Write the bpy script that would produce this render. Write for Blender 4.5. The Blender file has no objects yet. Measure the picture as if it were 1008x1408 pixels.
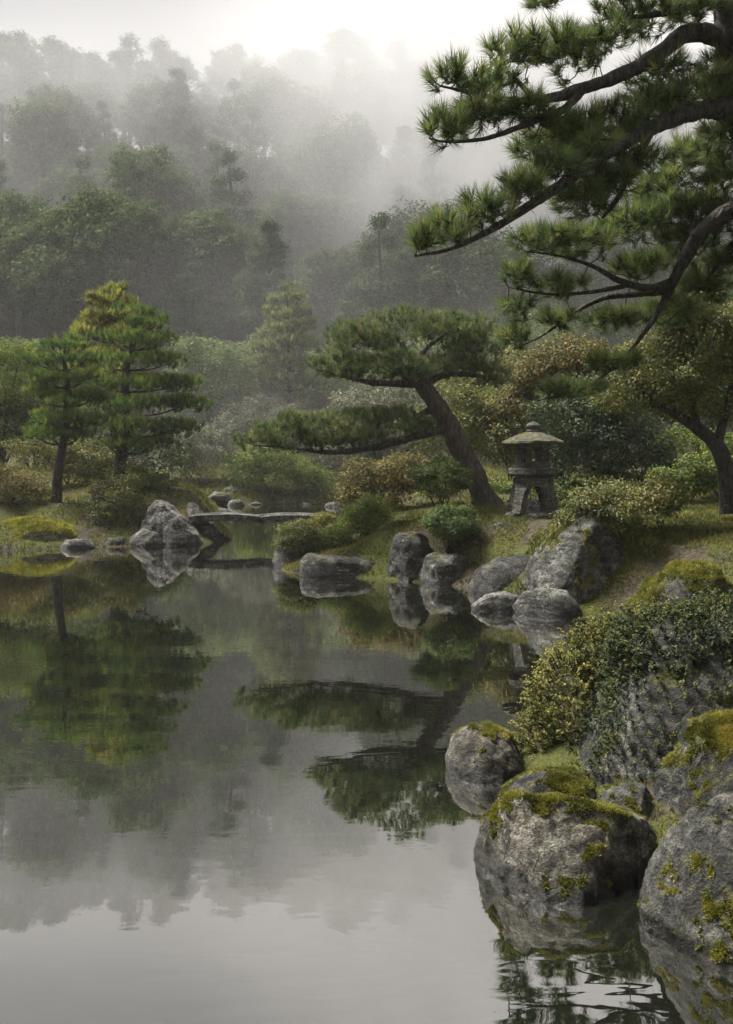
import bpy, math, numpy as np
# ------------------------------------------------------------------ camera, sky, sun, exposure
SC = bpy.context.scene
F, HX, HY, CZ = 1300.0, 504.0, 640.0, 1.7        # focal length and horizon of the 1008 px frame, eye height
cam_d = bpy.data.cameras.new('camera'); cam = bpy.data.objects.new('camera', cam_d)
SC.collection.objects.link(cam); SC.camera = cam
cam.location = (0, 0, CZ); cam.rotation_euler = (math.radians(90), 0, 0)
cam_d.sensor_width = 36; cam_d.lens = F/1408*36; cam_d.shift_y = -(704-HY)/1408
cam_d.clip_start = 0.05; cam_d.clip_end = 2000
SUN_EL, SUN_AZ = math.radians(58), math.radians(-64)   # azimuth from +Y towards +X
w = bpy.data.worlds.new('World'); SC.world = w; w.use_nodes = True
nt = w.node_tree; nt.nodes.clear()
sky = nt.nodes.new('ShaderNodeTexSky'); sky.sky_type = 'NISHITA'; sky.sun_disc = False
sky.sun_elevation = SUN_EL; sky.sun_rotation = SUN_AZ; sky.dust_density = 1.5; sky.air_density = 1.0
hs = nt.nodes.new('ShaderNodeHueSaturation'); hs.inputs['Saturation'].default_value = 0.08
mx = nt.nodes.new('ShaderNodeMix'); mx.data_type = 'RGBA'; mx.inputs[0].default_value = 0.985
mx.inputs[7].default_value = (1.84, 1.80, 1.81, 1)                # even white cloud deck over the clear sky
bg = nt.nodes.new('ShaderNodeBackground'); bg.inputs[1].default_value = 0.12
wo = nt.nodes.new('ShaderNodeOutputWorld')
nt.links.new(sky.outputs[0], hs.inputs['Color']); nt.links.new(hs.outputs[0], mx.inputs[6])
nt.links.new(mx.outputs[2], bg.inputs[0]); nt.links.new(bg.outputs[0], wo.inputs[0])
sun_d = bpy.data.lights.new('sun', 'SUN'); sun_d.energy = 4.8; sun_d.angle = math.radians(22); sun_d.color = (1, .965, .91)
sun = bpy.data.objects.new('sun', sun_d); SC.collection.objects.link(sun)
sun.rotation_euler = (math.radians(90)-SUN_EL, 0, math.pi - SUN_AZ)   # light comes from (sin az, cos az)
sun.location = (0, 0, 80)
SC.view_settings.view_transform = 'Standard'; SC.view_settings.look = 'None'
SC.view_settings.exposure = 1.5; SC.view_settings.gamma = 1.0
SC.render.engine = 'CYCLES'
cy = SC.cycles
cy.max_bounces = 5; cy.diffuse_bounces = 2; cy.glossy_bounces = 2; cy.transmission_bounces = 2
cy.volume_bounces = 2; cy.transparent_max_bounces = 6
cy.use_denoising = True; cy.use_adaptive_sampling = True; cy.adaptive_threshold = 0.02
cy.caustics_reflective = False; cy.caustics_refractive = False; cy.sample_clamp_indirect = 4
cy.volume_step_rate = 1.0; cy.volume_max_steps = 64

# ------------------------------------------------------------------ helpers
C = SC.collection
RG = np.random.default_rng(11)
def P(x, y, d): return np.array([(x-HX)/F*d, d, CZ-(y-HY)/F*d])
def nrm(v): return v/np.maximum(np.linalg.norm(v, axis=-1, keepdims=True), 1e-9)
def hash3(i, j, k, seed):
    n = (i*374761393 + j*668265263 + k*2147483647 + seed*974711) & 0xffffffff
    n = ((n ^ (n >> 13))*1274126177) & 0xffffffff
    n = ((n ^ (n >> 16))*2246822519) & 0xffffffff
    return ((n ^ (n >> 15)) & 0xffffff)/float(0xffffff)*2-1
def vnoise(p, seed=0):
    p = np.asarray(p, float); i = np.floor(p).astype(np.int64); f = p-i; f = f*f*f*(f*(f*6-15)+10)
    r = 0
    for a in (0, 1):
        for b in (0, 1):
            for c in (0, 1):
                wgt = (f[:, 0] if a else 1-f[:, 0])*(f[:, 1] if b else 1-f[:, 1])*(f[:, 2] if c else 1-f[:, 2])
                r = r + wgt*hash3(i[:, 0]+a, i[:, 1]+b, i[:, 2]+c, seed)
    return r
def fbm(p, oct=4, seed=0, gain=.5):
    p = np.asarray(p, float); r = 0; a = 1; t = 0
    for o in range(oct):
        r = r + a*vnoise(p*2**o+o*17.3, seed+o); t += a; a *= gain
    return r/t
def sstep(a, b, x): t = np.clip((x-a)/(b-a), 0, 1); return t*t*(3-2*t)
def build_mesh(name, V, faces, mat, attrs=None, smooth=False):
    me = bpy.data.meshes.new(name)
    V = np.asarray(V, np.float32)
    faces = [np.asarray(f, np.int32) for f in faces if len(f)]
    cnt = np.concatenate([np.full(len(f), f.shape[1], np.int32) for f in faces])
    li = np.concatenate([f.ravel() for f in faces])
    me.vertices.add(len(V)); me.vertices.foreach_set('co', V.ravel())
    me.loops.add(len(li)); me.loops.foreach_set('vertex_index', li)
    me.polygons.add(len(cnt))
    st = np.zeros(len(cnt), np.int32); st[1:] = np.cumsum(cnt)[:-1]
    me.polygons.foreach_set('loop_start', st)
    me.polygons.foreach_set('use_smooth', np.full(len(cnt), smooth))
    for k, a in (attrs or {}).items():
        at = me.attributes.new(k, 'FLOAT', 'POINT'); at.data.foreach_set('value', np.asarray(a, np.float32))
    me.update(calc_edges=True)
    if mat: me.materials.append(mat)
    return me
def link(name, data, parent=None, loc=None):
    o = bpy.data.objects.new(name, data); C.objects.link(o)
    if parent is not None: o.parent = parent
    if loc is not None: o.location = loc
    return o
def tag(o, label=None, cat=None, group=None, kind=None):
    if label: o['label'] = label
    if cat: o['category'] = cat
    if group: o['group'] = group
    if kind: o['kind'] = kind
    return o
def thing(name, label, cat, loc=(0, 0, 0), group=None):
    return tag(link(name, None, None, loc), label, cat, group)
def copy_tree(o, parent=None):
    c = o.copy(); C.objects.link(c)
    if parent is not None: c.parent = parent
    for ch in o.children: copy_tree(ch, c)
    return c
class MB:
    """collects vertices, faces and the tint attribute of one mesh"""
    def __init__(s): s.V = []; s.T = []; s.Q = []; s.a = []; s.n = 0
    def add(s, V, T=None, Q=None, a=None):
        V = np.asarray(V, float).reshape(-1, 3)
        if T is not None and len(T): s.T.append(np.asarray(T)+s.n)
        if Q is not None and len(Q): s.Q.append(np.asarray(Q)+s.n)
        s.V.append(V); s.a.append(np.zeros(len(V)) if a is None else a); s.n += len(V)
    def mesh(s, name, mat, smooth=False, off=(0, 0, 0)):
        f = []
        if s.T: f.append(np.concatenate(s.T))
        if s.Q: f.append(np.concatenate(s.Q))
        return build_mesh(name, np.concatenate(s.V)-np.asarray(off), f, mat, {'v': np.concatenate(s.a)}, smooth)
def resample(pts, rad, step):
    pts = np.asarray(pts, float); rad = np.asarray(rad, float)
    if len(pts) < 3: 
        t = np.linspace(0, 1, max(2, int(np.linalg.norm(pts[1]-pts[0])/step)+1))[:, None]
        return pts[0]*(1-t)+pts[1]*t, rad[0]*(1-t[:, 0])+rad[1]*t[:, 0]
    p = np.vstack([2*pts[0]-pts[1], pts, 2*pts[-1]-pts[-2]]); out = []; ro = []
    for i in range(1, len(p)-2):
        n = max(2, int(np.linalg.norm(p[i+1]-p[i])/step)+1)
        t = np.linspace(0, 1, n, endpoint=False)[:, None]
        out.append(.5*((2*p[i])+(-p[i-1]+p[i+1])*t+(2*p[i-1]-5*p[i]+4*p[i+1]-p[i+2])*t**2+(-p[i-1]+3*p[i]-3*p[i+1]+p[i+2])*t**3))
        ro.append(rad[i-1]*(1-t[:, 0])+rad[i]*t[:, 0])
    out.append(pts[-1:]); ro.append(rad[-1:])
    return np.vstack(out), np.concatenate(ro)
def tube(mb, pts, rad, sides=8, rough=0., seed=0):
    pts = np.asarray(pts, float); rad = np.asarray(rad, float); n = len(pts)
    tg = nrm(np.gradient(pts, axis=0)); ref = np.array([.13, .2, 1.]) if abs(tg[:, 2].mean()) < .8 else np.array([1., .2, .1])
    u = nrm(np.cross(tg, ref)); v = np.cross(tg, u)
    a = np.arange(sides)/sides*2*math.pi
    ring = pts[:, None]+(u[:, None]*np.cos(a)[None, :, None]+v[:, None]*np.sin(a)[None, :, None])*rad[:, None, None]
    if rough:
        fl = ring.reshape(-1, 3)
        k = 1+rough*fbm(fl/np.mean(rad)*.9, 3, seed)
        ring = pts[:, None]+(ring-pts[:, None])*k.reshape(n, sides, 1)
    i = np.arange(n-1)[:, None]*sides; j = np.arange(sides)[None]; j2 = (j+1) % sides
    Q = np.stack([i+j, i+j2, i+sides+j2, i+sides+j], -1).reshape(-1, 4)
    V = np.vstack([ring.reshape(-1, 3), pts[-1]+tg[-1]*rad[-1]*.6]); tip = n*sides; b = (n-1)*sides
    T = np.stack([b+np.arange(sides), b+(np.arange(sides)+1) % sides, np.full(sides, tip)], -1)
    mb.add(V, T=T, Q=Q)
def rand_dirs(n): return nrm(RG.normal(size=(n, 3)))
def perp(d):
    r = rand_dirs(len(d)); return nrm(np.cross(d, r))
def leaves(mb, c, nr, size, aspect=.5, tint=None, jit=.6):
    n = len(c); nr = nrm(nr+jit*rand_dirs(n)); u = perp(nr); wv = np.cross(nr, u)
    s = size*RG.uniform(.65, 1.3, n)[:, None]
    tip = c+u*s*.55-nr*s*.12; base = c-u*s*.45-nr*s*.06
    V = np.stack([base, c+wv*s*aspect*.5, tip, c-wv*s*aspect*.5], 1).reshape(-1, 3)
    Q = np.arange(n*4).reshape(n, 4)
    t = RG.random(n) if tint is None else np.clip(tint+RG.normal(0, .12, n), 0, 1)
    mb.add(V, Q=Q, a=np.repeat(t, 4))
def tufts(mb, c, ax, k, length, width, spread=.9, shoot=.5, tint=None):
    """k thin needles round every shoot axis"""
    n = len(c); ax = nrm(ax)
    A = np.repeat(ax, k, 0); N = n*k
    side = perp(A); t = RG.random(N)
    ang = spread*(.35+.65*(1-t))*RG.uniform(.6, 1.15, N)
    d = A*np.cos(ang)[:, None]+side*np.sin(ang)[:, None]; d[:, 2] += .10; d = nrm(d)
    L = length*RG.uniform(.75, 1.1, N)[:, None]
    base = np.repeat(c, k, 0)-A*(shoot*length*(1-t))[:, None]
    wd = np.cross(d, rand_dirs(N)); wd = nrm(wd)*width*.5
    bend = base+d*L+np.array([0, 0, -.04])*L
    V = np.stack([base-wd, base+wd, bend], 1).reshape(-1, 3)
    tt = np.repeat(RG.random(n) if tint is None else tint, k)+RG.normal(0, .13, N)
    mb.add(V, T=np.arange(N*3).reshape(N, 3), a=np.repeat(np.clip(tt, 0, 1), 3))

# ------------------------------------------------------------------ materials
def mat_base(name):
    m = bpy.data.materials.new(name); m.use_nodes = True; t = m.node_tree; t.nodes.clear()
    o = t.nodes.new('ShaderNodeOutputMaterial')
    def N(ty, **kw):
        n = t.nodes.new('ShaderNode'+ty)
        for k, v in kw.items(): setattr(n, k, v)
        return n
    return m, t, o, N
def ramp(N, stops):
    r = N('ValToRGB'); e = r.color_ramp.elements
    while len(e) < len(stops): e.new(.5)
    for q, (p, c) in zip(e, stops): q.position = p; q.color = (*c, 1)
    return r
def leaf_mat(name, c0, c1, c2, transl=.28, gloss=.06, rough=.45, straw=.93):
    c0, c1, c2 = (tuple(1.5*(.86*q+.14*(.3*c[0]+.6*c[1]+.1*c[2])) for q in c) for c in (c0, c1, c2))
    m, t, o, N = mat_base(name)
    a = N('Attribute', attribute_name='v'); r = ramp(N, [(0, c0), (.5, c1), (.93, c2), (1, (c2[0]*straw*1.1, c2[1]*straw, c2[2]))])
    geo = N('NewGeometry'); ns = N('TexNoise'); ns.inputs['Scale'].default_value = 1.6; ns.inputs['Detail'].default_value = 2
    t.links.new(geo.outputs['Position'], ns.inputs['Vector'])
    ad = N('Math', operation='MULTIPLY_ADD'); ad.inputs[1].default_value = .7; ad.inputs[2].default_value = -.35
    t.links.new(ns.outputs['Fac'], ad.inputs[0])
    s = N('Math', operation='ADD', use_clamp=True); t.links.new(a.outputs['Fac'], s.inputs[0]); t.links.new(ad.outputs[0], s.inputs[1])
    t.links.new(s.outputs[0], r.inputs[0])
    d = N('BsdfDiffuse'); tr = N('BsdfTranslucent'); g = N('BsdfGlossy'); g.inputs['Roughness'].default_value = rough+.15; gloss *= .35
    t.links.new(r.outputs[0], d.inputs[0])
    hs = N('HueSaturation'); hs.inputs['Saturation'].default_value = 1.15; hs.inputs['Value'].default_value = 1.5
    t.links.new(r.outputs[0], hs.inputs['Color']); t.links.new(hs.outputs[0], tr.inputs[0])
    m1 = N('MixShader'); m1.inputs[0].default_value = transl; m2 = N('MixShader'); m2.inputs[0].default_value = gloss
    t.links.new(d.outputs[0], m1.inputs[1]); t.links.new(tr.outputs[0], m1.inputs[2])
    t.links.new(m1.outputs[0], m2.inputs[1]); t.links.new(g.outputs[0], m2.inputs[2]); t.links.new(m2.outputs[0], o.inputs[0])
    return m
def bark_mat(name, c0, c1, scale=14, c2=None):
    m, t, o, N = mat_base(name)
    geo = N('NewGeometry'); mp = N('Mapping'); mp.inputs['Scale'].default_value = (1, 1, .35)
    t.links.new(geo.outputs['Position'], mp.inputs[0])
    vo = N('TexVoronoi'); vo.inputs['Scale'].default_value = scale; vo.feature = 'DISTANCE_TO_EDGE'
    ns = N('TexNoise'); ns.inputs['Scale'].default_value = scale*1.7; ns.inputs['Detail'].default_value = 6
    t.links.new(mp.outputs[0], vo.inputs['Vector']); t.links.new(mp.outputs[0], ns.inputs['Vector'])
    r = ramp(N, [(.3, c0), (.62, c1), (.8, c2 or c1)]); t.links.new(ns.outputs['Fac'], r.inputs[0])
    b = N('BsdfPrincipled'); b.inputs['Roughness'].default_value = .85; b.inputs['Specular IOR Level'].default_value = .25
    t.links.new(r.outputs[0], b.inputs['Base Color'])
    mu = N('Math', operation='MINIMUM'); mu.inputs[1].default_value = .12; t.links.new(vo.outputs['Distance'], mu.inputs[0])
    ad = N('Math', operation='MULTIPLY_ADD'); ad.inputs[1].default_value = .25; t.links.new(ns.outputs['Fac'], ad.inputs[0]); t.links.new(mu.outputs[0], ad.inputs[2])
    bp = N('Bump'); bp.inputs['Strength'].default_value = 1; bp.inputs['Distance'].default_value = .08
    t.links.new(ad.outputs[0], bp.inputs['Height']); t.links.new(bp.outputs[0], b.inputs['Normal'])
    t.links.new(b.outputs[0], o.inputs[0]); return m
def rock_mat(name, dark, mid, light, scale=1.0, moss=((.05, .056, .01), (.155, .155, .024))):
    m, t, o, N = mat_base(name)
    dark, mid, light = (tuple(.5*q for q in c) for c in (dark, mid, light))
    geo = N('NewGeometry'); pos = geo.outputs['Position']
    n1 = N('TexNoise'); n1.inputs['Scale'].default_value = 2.6*scale; n1.inputs['Detail'].default_value = 10; n1.inputs['Roughness'].default_value = .66; n1.inputs['Distortion'].default_value = .6
    n2 = N('TexNoise'); n2.inputs['Scale'].default_value = 26*scale; n2.inputs['Detail'].default_value = 8; n2.inputs['Roughness'].default_value = .72
    n3 = N('TexVoronoi'); n3.inputs['Scale'].default_value = 15*scale
    n4 = N('TexNoise'); n4.inputs['Scale'].default_value = 90*scale; n4.inputs['Detail'].default_value = 4
    for n in (n1, n2, n3, n4): t.links.new(pos, n.inputs['Vector'])
    r1 = ramp(N, [(.38, dark), (.5, mid), (.63, light)]); t.links.new(n1.outputs['Fac'], r1.inputs[0])
    r2 = ramp(N, [(.36, (.22, .22, .21)), (.5, (.85, .85, .84)), (.66, (1.9, 1.88, 1.8))]); t.links.new(n2.outputs['Fac'], r2.inputs[0])
    mul = N('Mix', data_type='RGBA', blend_type='MULTIPLY'); mul.inputs[0].default_value = .9
    t.links.new(r1.outputs[0], mul.inputs[6]); t.links.new(r2.outputs[0], mul.inputs[7])
    r4 = ramp(N, [(.35, (.45, .45, .44)), (.5, (1, 1, 1)), (.68, (1.6, 1.6, 1.55))]); t.links.new(n4.outputs['Fac'], r4.inputs[0])
    mul4 = N('Mix', data_type='RGBA', blend_type='MULTIPLY'); mul4.inputs[0].default_value = .8; t.links.new(mul.outputs[2], mul4.inputs[6]); t.links.new(r4.outputs[0], mul4.inputs[7])
    # weathering seams and faint bedding
    vc = N('TexVoronoi', feature='DISTANCE_TO_EDGE'); vc.inputs['Scale'].default_value = 2.1*scale
    wv = N('Mix', data_type='RGBA', blend_type='ADD'); wv.inputs[0].default_value = .55/scale; t.links.new(pos, wv.inputs[6]); t.links.new(n1.outputs['Color'], wv.inputs[7]); t.links.new(wv.outputs[2], vc.inputs['Vector'])
    cr = ramp(N, [(.0, (.18, .17, .15)), (.035, (1, 1, 1))]); t.links.new(vc.outputs['Distance'], cr.inputs[0])
    bm_ = N('Mapping'); bm_.inputs['Rotation'].default_value = (.5, .35, .2); bm_.inputs['Scale'].default_value = (1, 1, 7); t.links.new(pos, bm_.inputs[0])
    nb = N('TexNoise'); nb.inputs['Scale'].default_value = 3.2*scale; nb.inputs['Detail'].default_value = 6; t.links.new(bm_.outputs[0], nb.inputs['Vector'])
    br_ = ramp(N, [(.36, (.55, .54, .52)), (.5, (1, 1, 1)), (.65, (1.35, 1.34, 1.3))]); t.links.new(nb.outputs['Fac'], br_.inputs[0])
    mb_ = N('Mix', data_type='RGBA', blend_type='MULTIPLY'); mb_.inputs[0].default_value = .85; t.links.new(mul4.outputs[2], mb_.inputs[6]); t.links.new(br_.outputs[0], mb_.inputs[7])
    mul5 = N('Mix', data_type='RGBA', blend_type='MULTIPLY'); mul5.inputs[0].default_value = .8; t.links.new(mb_.outputs[2], mul5.inputs[6]); t.links.new(cr.outputs[0], mul5.inputs[7])
    # pale lichen spots
    wob = N('Mix', data_type='RGBA', blend_type='ADD'); wob.inputs[0].default_value = .08
    t.links.new(pos, wob.inputs[6]); t.links.new(n2.outputs['Color'], wob.inputs[7]); t.links.new(wob.outputs[2], n3.inputs['Vector'])
    lr = ramp(N, [(.16, (1, 1, 1)), (.34, (0, 0, 0))]); t.links.new(n3.outputs['Distance'], lr.inputs[0])
    nl = N('TexNoise'); nl.inputs['Scale'].default_value = 3.1*scale; nl.inputs['Detail'].default_value = 3; t.links.new(pos, nl.inputs['Vector'])
    lr2 = ramp(N, [(.5, (0, 0, 0)), (.62, (1, 1, 1))]); t.links.new(nl.outputs['Fac'], lr2.inputs[0])
    lm = N('Math', operation='MULTIPLY'); t.links.new(lr.outputs[0], lm.inputs[0]); t.links.new(lr2.outputs[0], lm.inputs[1])
    lm2 = N('Math', operation='MULTIPLY'); lm2.inputs[1].default_value = .75; t.links.new(lm.outputs[0], lm2.inputs[0])
    lich = N('Mix', data_type='RGBA'); lich.inputs[7].default_value = (.27, .275, .23, 1)
    t.links.new(lm2.outputs[0], lich.inputs[0]); t.links.new(mul5.outputs[2], lich.inputs[6])
    # moss from the vertex mask, edge broken up by noise
    at = N('Attribute', attribute_name='moss')
    sm = N('Math', operation='MULTIPLY_ADD'); sm.inputs[1].default_value = 1.7; sm.inputs[2].default_value = -.85; t.links.new(n2.outputs['Fac'], sm.inputs[0])
    ss = N('Math', operation='ADD'); t.links.new(at.outputs['Fac'], ss.inputs[0]); t.links.new(sm.outputs[0], ss.inputs[1])
    mr = ramp(N, [(.34, (0, 0, 0)), (.66, (1, 1, 1))]); t.links.new(ss.outputs[0], mr.inputs[0])
    mc = ramp(N, [(.35, moss[0]), (.65, moss[1])]); t.links.new(n4.outputs['Fac'], mc.inputs[0])
    mm = N('Mix', data_type='RGBA'); t.links.new(mr.outputs[0], mm.inputs[0]); t.links.new(lich.outputs[2], mm.inputs[6]); t.links.new(mc.outputs[0], mm.inputs[7])
    # wet stain just above the water
    sx = N('SeparateXYZ'); t.links.new(pos, sx.inputs[0])
    wa = N('Math', operation='MULTIPLY_ADD'); wa.inputs[1].default_value = .15; t.links.new(n1.outputs['Fac'], wa.inputs[0])
    ng = N('Math', operation='MULTIPLY'); ng.inputs[1].default_value = -1; t.links.new(sx.outputs[2], ng.inputs[0]); t.links.new(ng.outputs[0], wa.inputs[2])
    wr = ramp(N, [(.0, (0, 0, 0)), (.03, (1, 1, 1))]); t.links.new(wa.outputs[0], wr.inputs[0])
    wet = N('Mix', data_type='RGBA', blend_type='MULTIPLY'); wet.inputs[7].default_value = (.2, .2, .18, 1)
    t.links.new(wr.outputs[0], wet.inputs[0]); t.links.new(mm.outputs[2], wet.inputs[6])
    b = N('BsdfPrincipled'); t.links.new(wet.outputs[2], b.inputs['Base Color']); b.inputs['Specular IOR Level'].default_value = .3
    rr = N('MapRange'); rr.inputs[3].default_value = .8; rr.inputs[4].default_value = .35; t.links.new(wr.outputs[0], rr.inputs[0]); t.links.new(rr.outputs[0], b.inputs['Roughness'])
    h0 = N('Math', operation='MULTIPLY_ADD'); h0.inputs[1].default_value = .5; t.links.new(cr.outputs[0], h0.inputs[0]); t.links.new(n2.outputs['Fac'], h0.inputs[2])
    h1 = N('Math', operation='MULTIPLY_ADD'); h1.inputs[1].default_value = .5; t.links.new(nb.outputs['Fac'], h1.inputs[0]); t.links.new(h0.outputs[0], h1.inputs[2])
    ha = N('Math', operation='MULTIPLY_ADD'); ha.inputs[1].default_value = .35; t.links.new(n4.outputs['Fac'], ha.inputs[0]); t.links.new(h1.outputs[0], ha.inputs[2])
    bp = N('Bump'); bp.inputs['Strength'].default_value = 1; bp.inputs['Distance'].default_value = .06/scale
    t.links.new(ha.outputs[0], bp.inputs['Height']); t.links.new(bp.outputs[0], b.inputs['Normal'])
    t.links.new(b.outputs[0], o.inputs[0]); return m
def ground_mat():
    m, t, o, N = mat_base('mossy_soil')
    geo = N('NewGeometry'); pos = geo.outputs['Position']
    n1 = N('TexNoise'); n1.inputs['Scale'].default_value = 1.1; n1.inputs['Detail'].default_value = 6; n1.inputs['Roughness'].default_value = .6
    n2 = N('TexNoise'); n2.inputs['Scale'].default_value = 22; n2.inputs['Detail'].default_value = 6
    n3 = N('TexNoise'); n3.inputs['Scale'].default_value = 70; n3.inputs['Detail'].default_value = 4
    for n in (n1, n2, n3): t.links.new(pos, n.inputs['Vector'])
    so = ramp(N, [(.3, (.022, .018, .012)), (.55, (.05, .041, .027)), (.75, (.105, .088, .062))]); t.links.new(n2.outputs['Fac'], so.inputs[0])
    mo = ramp(N, [(.3, (.025, .03, .009)), (.6, (.065, .07, .016)), (.8, (.11, .11, .024))]); t.links.new(n3.outputs['Fac'], mo.inputs[0])
    ad = N('Math', operation='MULTIPLY_ADD'); ad.inputs[1].default_value = .35; t.links.new(n2.outputs['Fac'], ad.inputs[0]); t.links.new(n1.outputs['Fac'], ad.inputs[2])
    ms = ramp(N, [(.62, (0, 0, 0)), (.72, (1, 1, 1))]); t.links.new(ad.outputs[0], ms.inputs[0])
    mm = N('Mix', data_type='RGBA'); t.links.new(ms.outputs[0], mm.inputs[0]); t.links.new(so.outputs[0], mm.inputs[6]); t.links.new(mo.outputs[0], mm.inputs[7])
    b = N('BsdfPrincipled'); b.inputs['Roughness'].default_value = .95; b.inputs['Specular IOR Level'].default_value = .15
    t.links.new(mm.outputs[2], b.inputs['Base Color'])
    bp = N('Bump'); bp.inputs['Strength'].default_value = .8; bp.inputs['Distance'].default_value = .05
    hh = N('Math', operation='MULTIPLY_ADD'); hh.inputs[1].default_value = .4; t.links.new(n3.outputs['Fac'], hh.inputs[0]); t.links.new(n2.outputs['Fac'], hh.inputs[2])
    t.links.new(hh.outputs[0], bp.inputs['Height']); t.links.new(bp.outputs[0], b.inputs['Normal'])
    t.links.new(b.outputs[0], o.inputs[0]); return m
def water_mat():
    m, t, o, N = mat_base('pond_water')
    geo = N('NewGeometry'); pos = geo.outputs['Position']
    mp = N('Mapping'); mp.inputs['Scale'].default_value = (1, 2.2, 1); t.links.new(pos, mp.inputs[0])
    n1 = N('TexNoise'); n1.inputs['Scale'].default_value = 3.2; n1.inputs['Detail'].default_value = 2; n1.inputs['Distortion'].default_value = .4
    n2 = N('TexNoise'); n2.inputs['Scale'].default_value = .45; n2.inputs['Detail'].default_value = 2
    t.links.new(mp.outputs[0], n1.inputs['Vector']); t.links.new(pos, n2.inputs['Vector'])
    cat = ramp(N, [(.40, (.2, .2, .2)), (.62, (.75, .75, .75))]); t.links.new(n2.outputs['Fac'], cat.inputs[0])
    h = N('Math', operation='MULTIPLY'); t.links.new(n1.outputs['Fac'], h.inputs[0]); t.links.new(cat.outputs[0], h.inputs[1])
    bp = N('Bump'); bp.inputs['Strength'].default_value = 1; bp.inputs['Distance'].default_value = .0013; t.links.new(h.outputs[0], bp.inputs['Height'])
    g = N('BsdfGlossy'); g.inputs['Roughness'].default_value = .012; g.inputs['Color'].default_value = (.95, .935, .92, 1)
    d = N('BsdfDiffuse'); d.inputs[0].default_value = (.006, .007, .0045, 1)
    lw = N('LayerWeight'); lw.inputs['Blend'].default_value = .5
    fr = N('MapRange'); fr.inputs[1].default_value = .45; fr.inputs[2].default_value = 1.; fr.inputs[3].default_value = .29; fr.inputs[4].default_value = .95
    t.links.new(lw.outputs['Facing'], fr.inputs[0])
    mx = N('MixShader'); t.links.new(fr.outputs[0], mx.inputs[0]); t.links.new(d.outputs[0], mx.inputs[1]); t.links.new(g.outputs[0], mx.inputs[2])
    t.links.new(bp.outputs[0], g.inputs['Normal']); t.links.new(bp.outputs[0], lw.inputs['Normal'])
    t.links.new(mx.outputs[0], o.inputs[0]); return m

M = {
 'ground': ground_mat(), 'water': water_mat(),
 'rock': rock_mat('grey_lichened_rock', (.06, .06, .054), (.175, .172, .155), (.40, .395, .36)),
 'rock_pale': rock_mat('pale_crag_rock', (.12, .118, .106), (.31, .30, .275), (.52, .51, .48), .7),
 'rock_dark': rock_mat('dark_bank_rock', (.042, .042, .037), (.12, .117, .104), (.27, .262, .235), 1.1),
 'rock_tan': rock_mat('tan_mossy_rock', (.075, .07, .054), (.24, .22, .175), (.46, .43, .36), 1.2),
 'lantern': rock_mat('weathered_lantern_granite', (.10, .095, .079), (.21, .2, .17), (.30, .285, .245), 1.6),
 'bark_pine': bark_mat('pine_bark', (.02, .016, .013), (.085, .07, .056), 13, (.17, .145, .12)),
 'bark_near': bark_mat('grey_pine_bark', (.012, .011, .009), (.05, .044, .038), 15, (.11, .1, .088)),
 'bark_dark': bark_mat('dark_bark', (.012, .010, .008), (.05, .043, .035), 16),
 'needle_near': leaf_mat('pine_needles_near', (.026, .042, .013), (.062, .088, .024), (.15, .16, .042), .32, .06),
 'needle_mid': leaf_mat('pine_needles_clipped', (.022, .038, .014), (.062, .086, .030), (.17, .16, .06), .3, .05),
 'needle_left': leaf_mat('pine_needles_fresh', (.020, .045, .012), (.055, .090, .020), (.17, .18, .025), .3, .04),
 'needle_gold': leaf_mat('golden_conifer', (.06, .072, .018), (.14, .145, .030), (.23, .215, .042), .35, .03),
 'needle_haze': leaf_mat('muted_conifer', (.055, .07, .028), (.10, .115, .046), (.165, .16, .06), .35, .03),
 'topiary': leaf_mat('dark_topiary_leaves', (.018, .036, .009), (.050, .078, .015), (.13, .14, .026), .25, .06),
 'bright': leaf_mat('bright_shrub_leaves', (.028, .048, .010), (.07, .095, .016), (.18, .18, .025), .28, .05),
 'azalea': leaf_mat('russet_azalea_leaves', (.030, .034, .010), (.080, .072, .020), (.17, .12, .032), .25, .05),
 'olive': leaf_mat('olive_leaves', (.026, .036, .009), (.068, .074, .014), (.17, .145, .02), .28, .08),
 'deep': leaf_mat('deep_green_leaves', (.013, .026, .011), (.034, .052, .018), (.088, .095, .030), .22, .08),
 'yellow': leaf_mat('yellow_green_leaves', (.038, .048, .011), (.092, .098, .016), (.18, .16, .026), .3, .05),
 'creeper': leaf_mat('creeper_leaves', (.010, .019, .007), (.027, .039, .011), (.075, .08, .018), .15, .04, .45),
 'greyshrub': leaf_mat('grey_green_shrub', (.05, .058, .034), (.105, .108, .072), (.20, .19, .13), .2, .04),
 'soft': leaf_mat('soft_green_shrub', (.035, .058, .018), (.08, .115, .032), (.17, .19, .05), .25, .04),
 'forest_a': leaf_mat('broadleaf_forest', (.018, .032, .012), (.046, .070, .022), (.11, .13, .042), .2, .03),
 'forest_b': leaf_mat('cedar_forest', (.014, .028, .012), (.036, .058, .022), (.085, .105, .038), .2, .03),
 'moss': leaf_mat('moss_fibres', (.034, .038, .006), (.095, .096, .013), (.185, .17, .022), .2, .02),
 'moss_bright': leaf_mat('bright_mound_moss', (.05, .056, .008), (.13, .13, .016), (.23, .205, .025), .25, .02),
 'moss_dull': leaf_mat('dull_ground_moss', (.027, .033, .009), (.066, .072, .016), (.14, .132, .026), .25, .02),
}

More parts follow.
